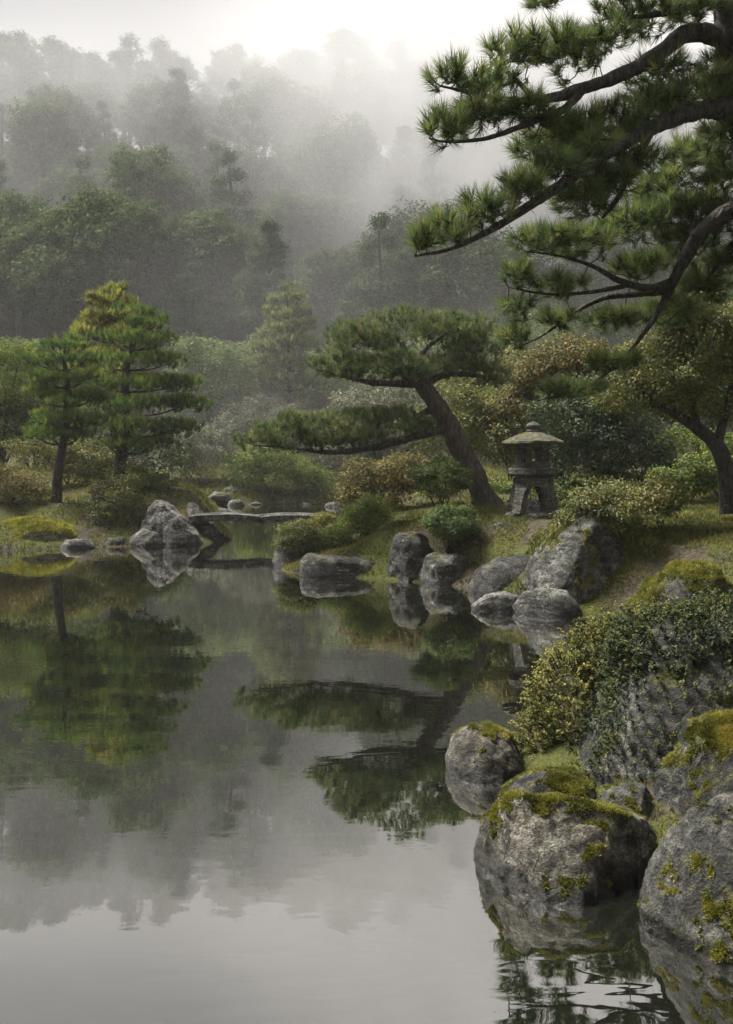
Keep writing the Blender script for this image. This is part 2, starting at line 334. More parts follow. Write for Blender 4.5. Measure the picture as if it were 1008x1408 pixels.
# ------------------------------------------------------------------ terrain and water
POND = np.array([(-60, 16.5), (-7.4, 18.7), (-5.7, 19.6), (-4.9, 19.8), (-3.5, 20.5), (-3.1, 21.6), (-3.6, 25), (-5, 33), (-6.4, 40), (-4.4, 41.6), (-1, 41.2),
  (-.2, 38), (-.5, 30), (-.65, 22), (-1.1, 18), (-1.6, 16.6), (-1.3, 15.0), (.2, 14.1), (1., 13.6), (1.6, 12.9), (1.75, 11.7), (2.0, 11.0), (2.8, 10.7), (3.2, 9.9), (3.0, 8.9),
  (2.3, 7.8), (1.6, 7.0), (1.05, 6.2), (.75, 5.6), (.9, 5.0), (.95, 4.5), (1.15, 4.1), (1.4, 3.8), (1.55, 3.2), (1.75, 2.2), (2.3, 0), (3.2, -12), (-60, -12)])
CTRL = np.array([P(735, 716, 14.6), P(700, 705, 15.2), P(665, 690, 16), P(620, 705, 14.9), P(560, 720, 15.4), P(470, 752, 15.8), P(820, 705, 14.5), P(900, 697, 13.8), P(1000, 705, 13),
  P(900, 775, 10), P(990, 790, 9), P(1040, 790, 8.2), P(950, 850, 7), (2.4, 5.6, .62), (1.9, 4.6, .45), (1.75, 5.2, .6), (2.6, 3.6, .5), (1.6, 6.2, .3), (6, 10, 1.1), (7, 20, 1.5), (2, 22, 1.3),
  P(80, 690, 22), P(165, 665, 25), P(20, 722, 20.6), P(100, 725, 20.4), P(220, 668, 27), P(250, 672, 33), (-9, 22, .9), (-11, 30, 1.6), (-8, 42, .6), (-3, 43.5, .35), (2, 40, .9), (4, 30, 1.6)])
def seg_dist(x, y):
    d = np.full(x.shape, 1e9); ins = np.zeros(x.shape, bool); n = len(POND)
    for i in range(n):
        a = POND[i]; b = POND[(i+1) % n]; e = b-a
        t = np.clip(((x-a[0])*e[0]+(y-a[1])*e[1])/(e@e), 0, 1)
        d = np.minimum(d, np.hypot(x-a[0]-t*e[0], y-a[1]-t*e[1]))
        c = (a[1] > y) != (b[1] > y)
        xi = a[0]+(y-a[1])/(b[1]-a[1]+1e-12)*e[0]
        ins ^= c & (x < xi)
    return np.where(ins, -d, d)
def ground_z(x, y):
    x = np.atleast_1d(np.asarray(x, float)); y = np.atleast_1d(np.asarray(y, float))
    sd = seg_dist(x, y)
    num = np.zeros(x.shape); den = np.zeros(x.shape)
    for c in CTRL:
        wgt = 1/(((x-c[0])**2+(y-c[1])**2)/(.2+(.05*y)**2)+.15)**1.6
        num += wgt*c[2]; den += wgt
    base = num/den
    pn = np.stack([x, y, np.zeros_like(x)], -1)
    hill = np.interp(y, [42, 48, 54, 62, 75, 92, 104, 120, 400], [0, 1.2, 3.0, 6.5, 14.5, 27, 34, 36, 37])*(1-.20*sstep(-5, 40, x)+.05*sstep(-10, -40, x))
    land = base*sstep(-.15, 1.15, sd)+hill
    land += (.05*fbm(pn*.9, 4, 5)+.02*fbm(pn*5, 3, 9))*sstep(0, .6, sd)+fbm(pn*.05, 3, 6)*2.2*sstep(48, 70, y)
    return np.where(sd > 0, land, -np.minimum(1.2, .06-sd*.55)+.06*sstep(-.15, 0, sd)+base*sstep(-.15, 1.15, sd))
def gz(x, y): return float(ground_z(x, y)[0])
xs = np.concatenate([np.linspace(-400, -60, 18), np.linspace(-58, -14, 45), np.linspace(-13.5, 8, 125), np.linspace(8.6, 60, 50), np.linspace(64, 400, 18)])
ys = np.concatenate([np.linspace(-60, -4, 12), np.linspace(-3, 24, 165), np.linspace(24.3, 60, 80), np.linspace(61, 130, 60), np.linspace(135, 400, 24)])
gx, gy = np.meshgrid(xs, ys); gzv = ground_z(gx.ravel(), gy.ravel())
nx, ny = len(xs), len(ys)
ii = (np.arange(ny-1)[:, None]*nx+np.arange(nx-1)[None]).ravel()
me = build_mesh('ground', np.stack([gx.ravel(), gy.ravel(), gzv], -1), [np.stack([ii, ii+1, ii+nx+1, ii+nx], -1)], M['ground'], smooth=True)
tag(link('ground', me), 'mossy brown garden ground rising to the wooded hill', None, None, 'structure')
me = build_mesh('pond_water', [(-70, -14, 0), (12, -14, 0), (12, 50, 0), (-70, 50, 0)], [[(0, 1, 2, 3)]], M['water'])
tag(link('pond_water', me), 'still dark green pond water reflecting trees and sky', None, None, 'structure')

# ------------------------------------------------------------------ rocks
def icosphere(sub):
    bm = __import__('bmesh').new(); __import__('bmesh').ops.create_icosphere(bm, subdivisions=sub, radius=1)
    V = np.array([v.co[:] for v in bm.verts]); T = np.array([[v.index for v in f.verts] for f in bm.faces]); bm.free(); return V, T
ICO = {s: icosphere(s) for s in (2, 3, 4, 5, 6)}
def vert_normals(V, T):
    fn = np.cross(V[T[:, 1]]-V[T[:, 0]], V[T[:, 2]]-V[T[:, 0]]); n = np.zeros_like(V)
    for k in range(3): np.add.at(n, T[:, k], fn)
    return nrm(n)
def rock(name, label, outline, yc, depth, sub=5, mat='rock', seed=0, base=None, moss=.3, mossn=.25, facets=7, amp=.10, fibres=0, pw=2.6, cat='rock', group=None, fib_len=.012, fib='moss'):
    """outline: upper silhouette in reference pixels left to right, at the depth yc of the stone's middle; its foot goes below base"""
    base = 0. if base is None else base
    O = np.array(outline, float); c0 = P((O[:, 0].min()+O[:, 0].max())/2, 0, yc); topz = P(0, O[:, 1].min(), yc)[2]
    cen = np.array([c0[0], yc, base+.12*max(.05, topz-base)]); eye = np.array([0, 0, CZ]); fw = nrm((cen-eye)[None])[0]; cen[2] += .8*depth*fw[2]; fw = nrm((cen-eye)[None])[0]
    rt = nrm(np.cross(fw, [0, 0, 1])[None])[0]; upv = np.cross(rt, fw)
    loop = []
    for x, y in outline:
        ray = np.array([(x-HX)/F, 1, -(y-HY)/F]); h = eye+ray*((cen-eye)@fw/(ray@fw))-cen; loop.append((h@rt, h@upv))
    loop = np.array(loop); hw = (loop[:, 0].max()-loop[:, 0].min())/2; hh = loop[:, 1].max(); low = -(.35*min(1, hh)+.14)
    loop = np.vstack([loop, [(hw*.8, low), (0, low-.02), (-hw*.8, low)]])
    # dense polygon so that r(theta) follows the straight edges
    D = []
    for i in range(len(loop)):
        a, b = loop[i], loop[(i+1) % len(loop)]
        for t in np.linspace(0, 1, 12, endpoint=False): D.append(a*(1-t)+b*t)
    D = np.array(D); th = np.arctan2(D[:, 1], D[:, 0]); rr = np.hypot(D[:, 0], D[:, 1]); o = np.argsort(th); th, rr = th[o], rr[o]
    th = np.concatenate([th-2*math.pi, th, th+2*math.pi]); rr = np.concatenate([rr]*3)
    S, T = ICO[sub]; rng = np.random.default_rng(seed+100)
    ang = np.arctan2(S[:, 2], S[:, 0]); r = np.interp(ang, th, rr)
    yy = S[:, 1]; k = np.maximum(0, 1-np.abs(yy)**pw)**(1/pw)
    V = (np.cos(ang)*r*k)[:, None]*rt+(yy*depth)[:, None]*fw+(np.sin(ang)*r*k)[:, None]*upv
    sz = (hw*depth*(hh-low)/2)**(1/3)
    for _ in range(facets):
        n = rng.normal(size=3); n[2] = abs(n[2])*.6; n /= np.linalg.norm(n)
        pr = V@n; off = pr.max()*rng.uniform(.72, .9); V = V-n[None]*(np.maximum(0, pr-off)*.8)[:, None]
    N0 = vert_normals(V, T)
    q = V/sz
    disp = fbm(q*1.3+seed*3.1, 3, seed)*amp*.8-np.maximum(0, .12-np.abs(fbm(q*1.7+seed*1.3, 3, seed+31)))*amp*3.0+(1-np.abs(fbm(q*2.6+seed, 3, seed+3))*2)*amp*.28-amp*.14+fbm(q*6+seed, 4, seed+9)*amp*.5+fbm(q*19, 3, seed+5)*amp*.16
    V = V+N0*(disp*sz)[:, None]
    N1 = vert_normals(V, T); V = V+cen
    ms = sstep(.15, .85, N1[:, 2])*moss+fbm(V*(2.2/sz)**.5*2.2+seed, 4, seed+21)*mossn*1.7
    ms = ms*sstep(base+.015, base+.07*max(.5, sz), V[:, 2])
    off = np.array([cen[0], cen[1], base])
    me = build_mesh(name, V-off, [T], M[mat], {'moss': ms}, True)
    ob = tag(link(name, me, None, off), label, cat, group)
    if fibres:
        tri = V[T]; area = np.linalg.norm(np.cross(tri[:, 1]-tri[:, 0], tri[:, 2]-tri[:, 0]), axis=1)
        pm = area*sstep(.36, .70, ms[T].mean(1)+.35*fbm(tri.mean(1)*26, 2, 4))
        if pm.sum() > 0:
            idx = RG.choice(len(T), fibres, p=pm/pm.sum()); b = RG.dirichlet((1, 1, 1), fibres)
            p = (tri[idx]*b[:, :, None]).sum(1); n = N1[T[idx, 0]]
            mb = MB(); dirs = nrm(n+.7*rand_dirs(fibres)); L = fib_len*RG.uniform(.5, 1.5, fibres)[:, None]; wd = perp(dirs)*L*.22
            pt = .5+.9*fbm(p*9, 3, 2)+RG.normal(0, .18, fibres)
            mb.add(np.stack([p-wd-n*.002, p+wd-n*.002, p+dirs*L], 1).reshape(-1, 3), T=np.arange(fibres*3).reshape(-1, 3), a=np.repeat(np.clip(pt, 0, 1), 3))
            mo = link('moss', mb.mesh('moss', M[fib], off=off), ob); mo['kind'] = 'stuff'
    return ob
# foreground stones by the water
rock('boulder', 'tan rounded boulder with a moss band over its crown standing in the water', [(648, 1150), (652, 1122), (675, 1118), (688, 1095), (712, 1075), (755, 1070), (810, 1077), (855, 1092), (885, 1120), (900, 1150), (890, 1200)], 4.05, .42, 6, 'rock_tan', 3, 0, .52, .55, 8, .09, 42000, 2.4)
rock('boulder', 'large grey lichen-speckled boulder with moss low on its water side', [(880, 1240), (893, 1190), (912, 1140), (940, 1096), (975, 1073), (1020, 1066), (1075, 1085), (1120, 1150), (1130, 1240)], 3.55, .48, 6, 'rock', 8, 0, .2, .42, 8, .08, 16000, 2.3)
rock('boulder', 'mossy grey boulder wedged behind the lichen-speckled boulder and under the creeper rock', [(872, 1125), (884, 1064), (912, 1022), (950, 992), (1000, 977), (1060, 985), (1090, 1060)], 4.45, .4, 5, 'rock_dark', 14, .1, .62, .5, 8, .10, 30000, 2.3)
rock('rock', 'small pale rock with moss caps at the foot of the yellow shrub', [(612, 1040), (622, 1012), (645, 997), (672, 995), (700, 1008), (722, 1035), (730, 1050)], 5.35, .3, 5, 'rock_tan', 5, 0, .36, .34, 5, .09, 9000)
rock('bank_rock', 'low sloping earth-covered rock between small pale rock and moss-banded boulder', [(684, 1092), (700, 1074), (735, 1060), (780, 1058), (815, 1074), (830, 1096)], 4.9, .4, 5, 'rock_dark', 21, 0, .45, .4, 4, .08, 16000)
rock('rock', 'dark mossy stone added to darken the crevice behind the moss-banded boulder', [(812, 1130), (828, 1090), (856, 1072), (888, 1080), (905, 1130)], 4.55, .3, 5, 'rock_dark', 24, .05, .35, .4, 6, .1, 9000)  # filler stone, added so that the crevice here reads dark
huge = rock('boulder', 'huge boulder draped in dark creeper on the near bank', [(780, 1060), (800, 1000), (820, 930), (850, 885), (900, 862), (960, 852), (1040, 850), (1120, 880), (1150, 1000)], 5.15, .75, 5, 'rock_dark', 33, .1, .45, .5, 6, .08, 12000)
# stones along the lantern peninsula
rock('boulder', 'tall grey leaning boulder under the spreading shrub beside the lantern', [(707, 815), (722, 785), (745, 750), (765, 718), (790, 700), (820, 702), (850, 730), (866, 770), (872, 830)], 11.7, .75, 6, 'rock', 43, 0, .32, .45, 9, .10, 16000, 2.3, fib_len=.02)
rock('rock', 'low rounded rock lying in the water before the leaning boulder', [(705, 834), (718, 815), (745, 807), (780, 812), (800, 835)], 10.95, .3, 4, 'rock', 44, 0, .22, .2, 4, .08)
rock('rock', 'flat pale wedge of rock jutting into the pond by the leaning boulder', [(646, 832), (668, 818), (690, 812), (712, 820), (716, 836)], 11.2, .25, 5, 'rock_pale', 47, 0, .05, .1, 5, .08)
rock('rock', 'dark mossy bank rock between leaning boulder and the paired shore rocks', [(642, 808), (655, 785), (680, 768), (715, 762), (745, 775), (755, 810)], 12.7, .4, 4, 'rock_dark', 51, 0, .3, .25, 6, .1)
rock('rock', 'squat grey shore rock touching the upright boulder', [(567, 798), (572, 772), (592, 762), (630, 760), (652, 770), (658, 796)], 13.7, .35, 5, 'rock', 55, 0, .25, .4, 11, .12)
rock('boulder', 'upright rounded grey boulder on the shore below the clipped ball shrub', [(524, 795), (530, 760), (545, 735), (565, 723), (585, 724), (600, 750), (606, 795)], 14.2, .42, 5, 'rock_dark', 61, 0, .25, .4, 11, .12)
rock('stone_slab', 'long low flat-topped slab edging the peninsula', [(402, 786), (405, 766), (430, 763), (475, 766), (520, 769), (528, 790)], 14.7, .4, 5, 'rock_dark', 65, 0, .35, .4, 10, .10, pw=4)
rock('rock', 'dark rock under the domed shrub at the peninsula tip', [(372, 772), (378, 752), (410, 745), (445, 752), (452, 775)], 16.2, .5, 4, 'rock_dark', 68, 0, .1, .2, 6, .09)
rock('rock', 'half-buried flat rock in the slope under the lantern', [(655, 760), (680, 745), (720, 742), (745, 752), (750, 770)], 13.9, .4, 4, 'rock_dark', 71, .25, .3, .25, 5, .09)
rock('stone', 'flat stepping stone before the lantern base', [(668, 722), (685, 716), (702, 716), (712, 724)], 14.1, .25, 4, 'rock', 73, .78, .1, .2, 4, .06)
rock('rock', 'broad mossy ledge rock on the bank right of the leaning boulder', [(835, 850), (850, 815), (885, 785), (930, 772), (985, 778), (1030, 800), (1050, 860)], 9.6, .7, 5, 'rock_dark', 77, .05, .8, .45, 8, .12, 22000, fib_len=.022)
rock('rock', 'pale flat-topped ledge stone set in moss above the creeper rock', [(880, 868), (905, 845), (950, 832), (1000, 822), (1060, 830), (1080, 880)], 7.2, .5, 5, 'rock_dark', 79, .1, .8, .45, 6, .09, 16000, fib_len=.018)
# left bank
rock('craggy_rock', 'tall pale craggy rock at the bridge end', [(178, 748), (186, 730), (198, 706), (212, 690), (228, 684), (246, 688), (256, 702), (270, 714), (284, 732), (292, 748)], 20.7, .8, 5, 'rock_pale', 87, 0, .12, .3, 10, .13, pw=2.6)
rock('rock', 'pale low shoulder rock leaning on the foot of the craggy rock', [(172, 750), (180, 735), (198, 726), (216, 732), (228, 750)], 20.1, .35, 4, 'rock_pale', 191, 0, .2, .25, 8, .11)
rock('rock', 'pale angular rock tucked behind the craggy rock under the bridge end', [(248, 735), (252, 700), (262, 690), (280, 694), (296, 712), (305, 738)], 21.9, .5, 4, 'rock_pale', 85, 0, .05, .15, 9, .12)
rock('rock', 'dark block holding up the left end of the stone bridge', [(274, 745), (278, 722), (296, 720), (303, 742)], 21.2, .3, 4, 'rock_dark', 87, 0, .05, .1, 8, .1, pw=4)
rock('mossy_mound', 'low bank stone mounded with yellow moss on the left shore', [(-40, 752), (-20, 726), (20, 712), (60, 712), (100, 722), (122, 738), (132, 752)], 20.2, .8, 5, 'rock_tan', 89, 0, 1.1, .2, 3, .06, 20000, fib_len=.035, fib='moss_bright')
for k, (ol, d, lab) in enumerate([([(78, 753), (92, 742), (116, 741), (134, 752)], 19.5, 'pale stone at the tip of the moss mound'),
      ([(138, 752), (150, 740), (170, 738), (184, 750)], 20.0, 'rounded stone between the moss mound and the craggy rock'),
      ([(120, 722), (140, 712), (165, 715), (176, 728)], 20.9, 'half-hidden stone under the round shrub by the craggy rock')]):
    rock('stone', lab, ol, d, .22, 4, ('rock', 'rock_dark')[k % 2], 120+k, 0 if k != 2 else .3, .3, .25, 5, .09)
far = [(272, 686, 22, 10, 38), (300, 680, 26, 12, 40.5), (325, 690, 18, 8, 40), (352, 692, 14, 5, 41), (420, 693, 14, 6, 41), (252, 690, 20, 9, 33), (284, 694, 18, 8, 34), (305, 700, 16, 7, 32), (458, 694, 20, 10, 39), (318, 672, 18, 9, 42)]
for k, (x, y, wd, h, d) in enumerate(far):
    rock('shore_stone', 'small grey stone along the far shore behind the bridge', [(x-wd*.8, y+h*.5), (x-wd*(.5, .3, .6)[k % 3], y-h*.15), (x+wd*(.1, -.2, .3)[k % 3], y-h*.4), (x+wd*.55, y-h*.05), (x+wd*.8, y+h*.5)], d, .5, 4, ('rock', 'rock_dark')[k % 2], 140+k, max(0, P(0, y+h*.5, d)[2]), .3, .35, 9, .16, cat='stone', group='stones along the far shore')

# ------------------------------------------------------------------ stone bridge
br = thing('stone_bridge', 'narrow flat stone slab bridge over the channel beside the craggy rock', 'bridge', (-2.4, 21.3, 0))
def slab(name, x0, x1, y0, y1, z0, z1, seed, parent, loc):
    n = 40; xs_ = np.linspace(x0, x1, n); V = []
    for x in xs_:
        j = .02*vnoise(np.array([[x*2.1, seed, 0]]))[0]; j2 = .02*vnoise(np.array([[x*2.7, seed+9, 3]]))[0]
        cb = .05*math.sin(math.pi*(x-x0)/(x1-x0))
        V += [(x, y0+j, z0+cb), (x, y1+j2, z0+cb), (x, y1+j2, z1+cb+j*.6), (x, y1+j2-.03, z1+cb+.015), (x, y0+j+.03, z1+cb+.015+j2*.3), (x, y0+j, z1+cb+j*.4)]
    V = np.array(V); i = np.arange(n-1)[:, None]*6; j = np.arange(6)[None]; j2 = (j+1) % 6
    Q = np.stack([i+j, i+6+j, i+6+j2, i+j2], -1).reshape(-1, 4)
    me = build_mesh(name, V-np.array(loc), [Q, [[5, 4, 3, 2, 1, 0][:6]], [[(n-1)*6+k for k in range(6)]]], M['rock'], {'moss': np.full(len(V), .05)})
    return link(name, me, parent)
bl = (-2.4, 21.3, 0)
slab('slab', P(262, 0, 21.2)[0], P(358, 0, 21.2)[0], 20.95, 21.35, .42, .56, 1, br, bl); slab('slab', P(359, 0, 21.2)[0], P(455, 0, 21.2)[0], 20.98, 21.37, .41, .55, 2, br, bl)
slab('slab', P(262, 0, 21.2)[0], P(345, 0, 21.2)[0], 21.38, 21.8, .43, .57, 3, br, bl); slab('slab', P(346, 0, 21.2)[0], P(455, 0, 21.2)[0], 21.4, 21.82, .42, .555, 4, br, bl)
rock('rock', 'dark footing rock under the far right end of the stone bridge', [(440, 738), (442, 722), (458, 718), (470, 736)], 21.2, .35, 4, 'rock_dark', 92, 0, .1, .1, 7, .1, pw=4)

# ------------------------------------------------------------------ stone lantern
LS = 14.6/F; LB = P(733, 716, 14.6); LB[2] = gz(LB[0], LB[1])-.02
lt = thing('stone_lantern', 'weathered stone lantern with umbrella roof on splayed legs', 'lantern', LB)
def finish(name, V, faces, parent, smooth=False, seed=0, amp=.006, mossk=.0):
    V = np.asarray(V, float); V = V+amp*np.stack([fbm(V*9+3, 3, seed), fbm(V*9+11, 3, seed+1), fbm(V*9+23, 3, seed+2)], -1)
    ms = mossk+.35*fbm(V*5+7, 3, seed+4)
    return link(name, build_mesh(name, V, faces, M['lantern'], {'moss': ms}, smooth), parent)
def lathe(name, prof, parent, seg=36, sides=None, seed=0, amp=.006, mossk=0., rot=0):
    """prof: (radius, z) from bottom to top in metres; sides: polygonal plan"""
    n = seg; a = np.arange(n)/n*2*math.pi
    k = np.ones(n)
    if sides: b = (a+rot) % (2*math.pi/sides)-math.pi/sides; k = math.cos(math.pi/sides)/np.cos(b)
    V = np.vstack([np.stack([r*k*np.cos(a), r*k*np.sin(a), np.full(n, z)], -1) for r, z in prof])
    m = len(prof); i = np.arange(m-1)[:, None]*n; j = np.arange(n)[None]; j2 = (j+1) % n
    Q = np.stack([i+j, i+j2, i+n+j2, i+n+j], -1).reshape(-1, 4)
    V = np.vstack([V, [[0, 0, prof[0][1]]], [[0, 0, prof[-1][1]]]])
    T = np.vstack([np.stack([j2[0], j[0], np.full(n, m*n)], -1), np.stack([(m-1)*n+j[0], (m-1)*n+j2[0], np.full(n, m*n+1)], -1)])
    return finish(name, V, [Q, T], parent, False, seed, amp, mossk)
s = LS
lathe('base', [(37*s, 0), (39*s, 2*s), (39*s, 8*s), (36*s, 11*s), (30*s, 11.5*s)], lt, 48, 8, 1, .012, .3)
for q in range(4):
    a = math.radians(45+90*q); ca, sa = math.cos(a), math.sin(a); V = []
    zs = np.linspace(0, 1, 9)
    for z in zs:
        rad = (34-15*z**.8+3*math.sin(z*3.1))*s; hw_ = (6.8+5.5*z**4)*s; ht = (6.5-1*z)*s
        for (du, dv) in ((-ht, -hw_), (ht, -hw_), (ht, hw_), (-ht, hw_)):
            V.append(((rad+du)*ca-dv*sa, (rad+du)*sa+dv*ca, (11+41*z)*s))
    i = np.arange(8)[:, None]*4; j = np.arange(4)[None]; j2 = (j+1) % 4
    finish('leg', V, [np.stack([i+j, i+j2, i+4+j2, i+4+j], -1).reshape(-1, 4), [[3, 2, 1, 0], [32, 33, 34, 35]]], lt, False, 10+q, .006, .1)
lathe('leg_collar', [(21*s, 47*s), (27*s, 47.5*s), (28*s, 57*s), (25*s, 60*s)], lt, 36, 6, 2)
lathe('platform', [(25*s, 60*s), (31*s, 61.5*s), (34*s, 64*s), (34.5*s, 70*s), (32*s, 72*s), (20*s, 72.5*s)], lt, 48, None, 3, .006, .12)
lbx = lathe('light_box', [(21*s, 72.5*s), (23*s, 73*s), (23*s, 80*s), (21*s, 80.5*s)], lt, 36, 6, 4)
for q in range(6):
    a = math.radians(60*q); ca, sa = math.cos(a), math.sin(a); V = []
    for z in (80, 86, 93, 100.5):
        for du, dv in ((-3, -2.7), (3, -2.7), (3, 2.7), (-3, 2.7)): V.append((((19+du)*ca-dv*sa)*s, ((19+du)*sa+dv*ca)*s, z*s))
    i = np.arange(3)[:, None]*4; j = np.arange(4)[None]; j2 = (j+1) % 4
    finish('post', V, [np.stack([i+j, i+j2, i+4+j2, i+4+j], -1).reshape(-1, 4), [[3, 2, 1, 0], [12, 13, 14, 15]]], lbx, False, 30+q, .004)
lathe('lintel', [(18*s, 99.5*s), (23*s, 100*s), (23.5*s, 104*s), (26*s, 106*s)], lbx, 36, 6, 5)
roof = lathe('roof', [(24*s, 106*s), (40*s, 104.5*s), (42.5*s, 105.5*s), (42*s, 108*s), (36*s, 111*s), (27*s, 115.5*s), (17*s, 119.5*s), (9*s, 121.5*s)], lt, 60, None, 6, .014, .42)
lathe('finial', [(8*s, 121*s), (10*s, 123*s), (7.5*s, 125*s), (9.5*s, 127.5*s), (10*s, 130*s), (6.5*s, 133.5*s), (1*s, 136*s)], roof, 24, None, 7, .006, .1)
rock('stone', 'round stone seen between the legs behind the lantern', [(718, 708), (724, 690), (737, 684), (750, 691), (755, 708)], 15.3, .2, 4, 'rock_dark', 95, LB[2], .2, .2, 4, .07)

# ------------------------------------------------------------------ foliage builders
def blob_points(bl, n, lo=.55, clump=0, seed=0, rough=.16, freq=2.2, cull=.62):
    """points on and just inside the skin of a union of ellipsoids (cx,cy,cz,rx,ry,rz), with outward normals"""
    bl = np.asarray(bl, float); ar = (bl[:, 3]*bl[:, 4]+bl[:, 4]*bl[:, 5]+bl[:, 3]*bl[:, 5]); ar = ar/ar.sum()
    k = RG.choice(len(bl), n, p=ar); d = rand_dirs(n)
    r = 1-(1-lo)*RG.random(n)**2.2
    r = r*(1+rough*fbm(d*freq+bl[k, :3]*1.7, 3, seed)*1.6)
    p = bl[k, :3]+d*bl[k, 3:6]*r[:, None]; nn = nrm(d/bl[k, 3:6])
    keep = np.ones(n, bool)
    for i in range(len(bl)):
        q = (p-bl[i, :3])/bl[i, 3:6]; keep &= (k == i) | (np.linalg.norm(q, axis=1) > cull)
    return p[keep], nn[keep]
def lumpy(bl, m, k=.34):
    out = []
    for b in bl:
        d = rand_dirs(m); d[:, 2] = np.where(d[:, 2] < -.3, -d[:, 2], d[:, 2]); r = RG.uniform(.65, 1.35, m)*k
        for q, s_ in zip(d, r): out.append((*(b[:3]+q*b[3:6]*RG.uniform(.72, .98)), b[3]*s_, b[4]*s_, b[5]*s_*.9+b[3]*s_*.1))
    return np.array(out)
def lump_points(bl, n, lo, seed, rough, freq, m, k=.34):
    if not m: return blob_points(bl, n, lo, 0, seed, rough, freq)
    p1, n1 = blob_points(lumpy(bl, m, k), int(n*.9), lo, 0, seed, rough, freq, .25); c = np.array(bl)*np.array([1, 1, 1, .8, .8, .8]); p2, n2 = blob_points(c, int(n*.3), .7, 0, seed, rough, freq)
    return np.vstack([p1, p2]), np.vstack([n1, n2])
def clumps(mb, p, nn, per, rad, leaf, aspect=.5, up=.5, jit=.7, flat=.6):
    n = len(p); t0 = np.clip(RG.normal(.42, .18, n), 0, 1); N = n*per
    off = rand_dirs(N)*(RG.random(N)**.5)[:, None]*rad; off[:, 2] *= flat
    c = np.repeat(p, per, 0)+off
    nr = nrm(np.repeat(nn, per, 0)*.8+off/rad*.7+np.array([0, 0, up]))
    leaves(mb, c, nr, leaf, aspect, np.repeat(t0, per)+off[:, 2]/rad*.12, jit)
def px_blobs(bl, d, dep=.9):
    """(px, py, rx, ry[, dd]) ellipses in reference pixels -> ellipsoids at depth d"""
    out = []
    for b in bl:
        dd = d+(b[4] if len(b) > 4 else 0); c = P(b[0], b[1], dd); rx, rz = b[2]/F*dd, b[3]/F*dd
        out.append((c[0], c[1], c[2], rx, max(rx, rz)*dep, rz))
    return np.array(out)
def shrub(name, label, bl, d, mat, n_leaf, leaf, cat='shrub', group=None, dep=.9, clump=.0, stems=6, base=None, bark='bark_dark', aspect=.5, rough=.16, freq=2.2, up=.5, stem_r=.012, lo=.55, lump=16, lk=.36):
    n_leaf *= .91; leaf *= .96
    B = px_blobs(bl, d, dep); lowest = B[np.argmin(B[:, 2]-B[:, 5])]
    bx, by = (B[:, 0]*B[:, 3]).sum()/B[:, 3].sum(), (B[:, 1]*B[:, 3]).sum()/B[:, 3].sum()
    if base is not None: q = P(*base); bx, by = q[0], q[1]
    bz = gz(bx, by)-.03
    t = thing(name, label, cat, (bx, by, bz), group); off = np.array([bx, by, bz])
    mb = MB(); per = 9 if leaf < .1 else 7
    cl = clump or leaf*2.6
    p, nn = lump_points(B, int(n_leaf/per*1.25), lo, int(abs(bx*13+by*7)) % 97, rough, freq, lump, lk)
    clumps(mb, p, nn, per, cl, leaf, aspect, up)
    link('foliage', mb.mesh('foliage', M[mat], off=off), t)
    if not stems: return t
    ms = MB()
    for k in range(stems):
        b = B[k % len(B)]; e = b[:3]+rand_dirs(1)[0]*b[3:6]*.55; st = off+np.array([RG.normal(0, .04), RG.normal(0, .04), 0])
        mid = (st*.55+e*.45)+np.array([RG.normal(0, .05), RG.normal(0, .05), .05])
        pp, rr = resample([st, mid, e], [stem_r*1.6, stem_r, stem_r*.5], .12); tube(ms, pp, rr, 5)
    link('stem', ms.mesh('stem', M[bark], True, off), t)
    return t
def grow(mb, nodes, att, r0, step, sides=4, lift=.12, pref=.0):
    """joins attractor points to the nearest branch node with curved twigs; returns twig end directions in the order of att"""
    nodes = [np.asarray(q, float) for q in nodes]; cap = len(nodes)+len(att)*4+8
    A = np.zeros((cap, 3)); m = len(nodes); A[:m] = nodes
    d0 = np.array([np.min(np.linalg.norm(A[:m]-a, axis=1)) for a in att]); dirs = np.zeros_like(att)
    for i in np.argsort(d0):
        a = att[i]; dd = np.linalg.norm(A[:m]-a, axis=1); j = int(np.argmin(dd)); s0 = A[j]; L = dd[j]
        if L < 1e-4: dirs[i] = (0, 0, 1); continue
        mid = s0*.5+a*.5+np.array([RG.normal(0, .06)*L, RG.normal(0, .06)*L, -lift*L]); end = a
        q2 = mid*.5+end*.5+np.array([0, 0, -lift*.4*L])
        k = min(1., .35+L*.9)
        if sides > 3 or RG.random() < .4: tube(mb, [s0, mid, q2, end], np.array([1., .7, .5, .35])*r0*k, 3)
        for q in (mid, q2): A[m] = q; m += 1
        dirs[i] = nrm((end-q2)[None])[0]
    return dirs
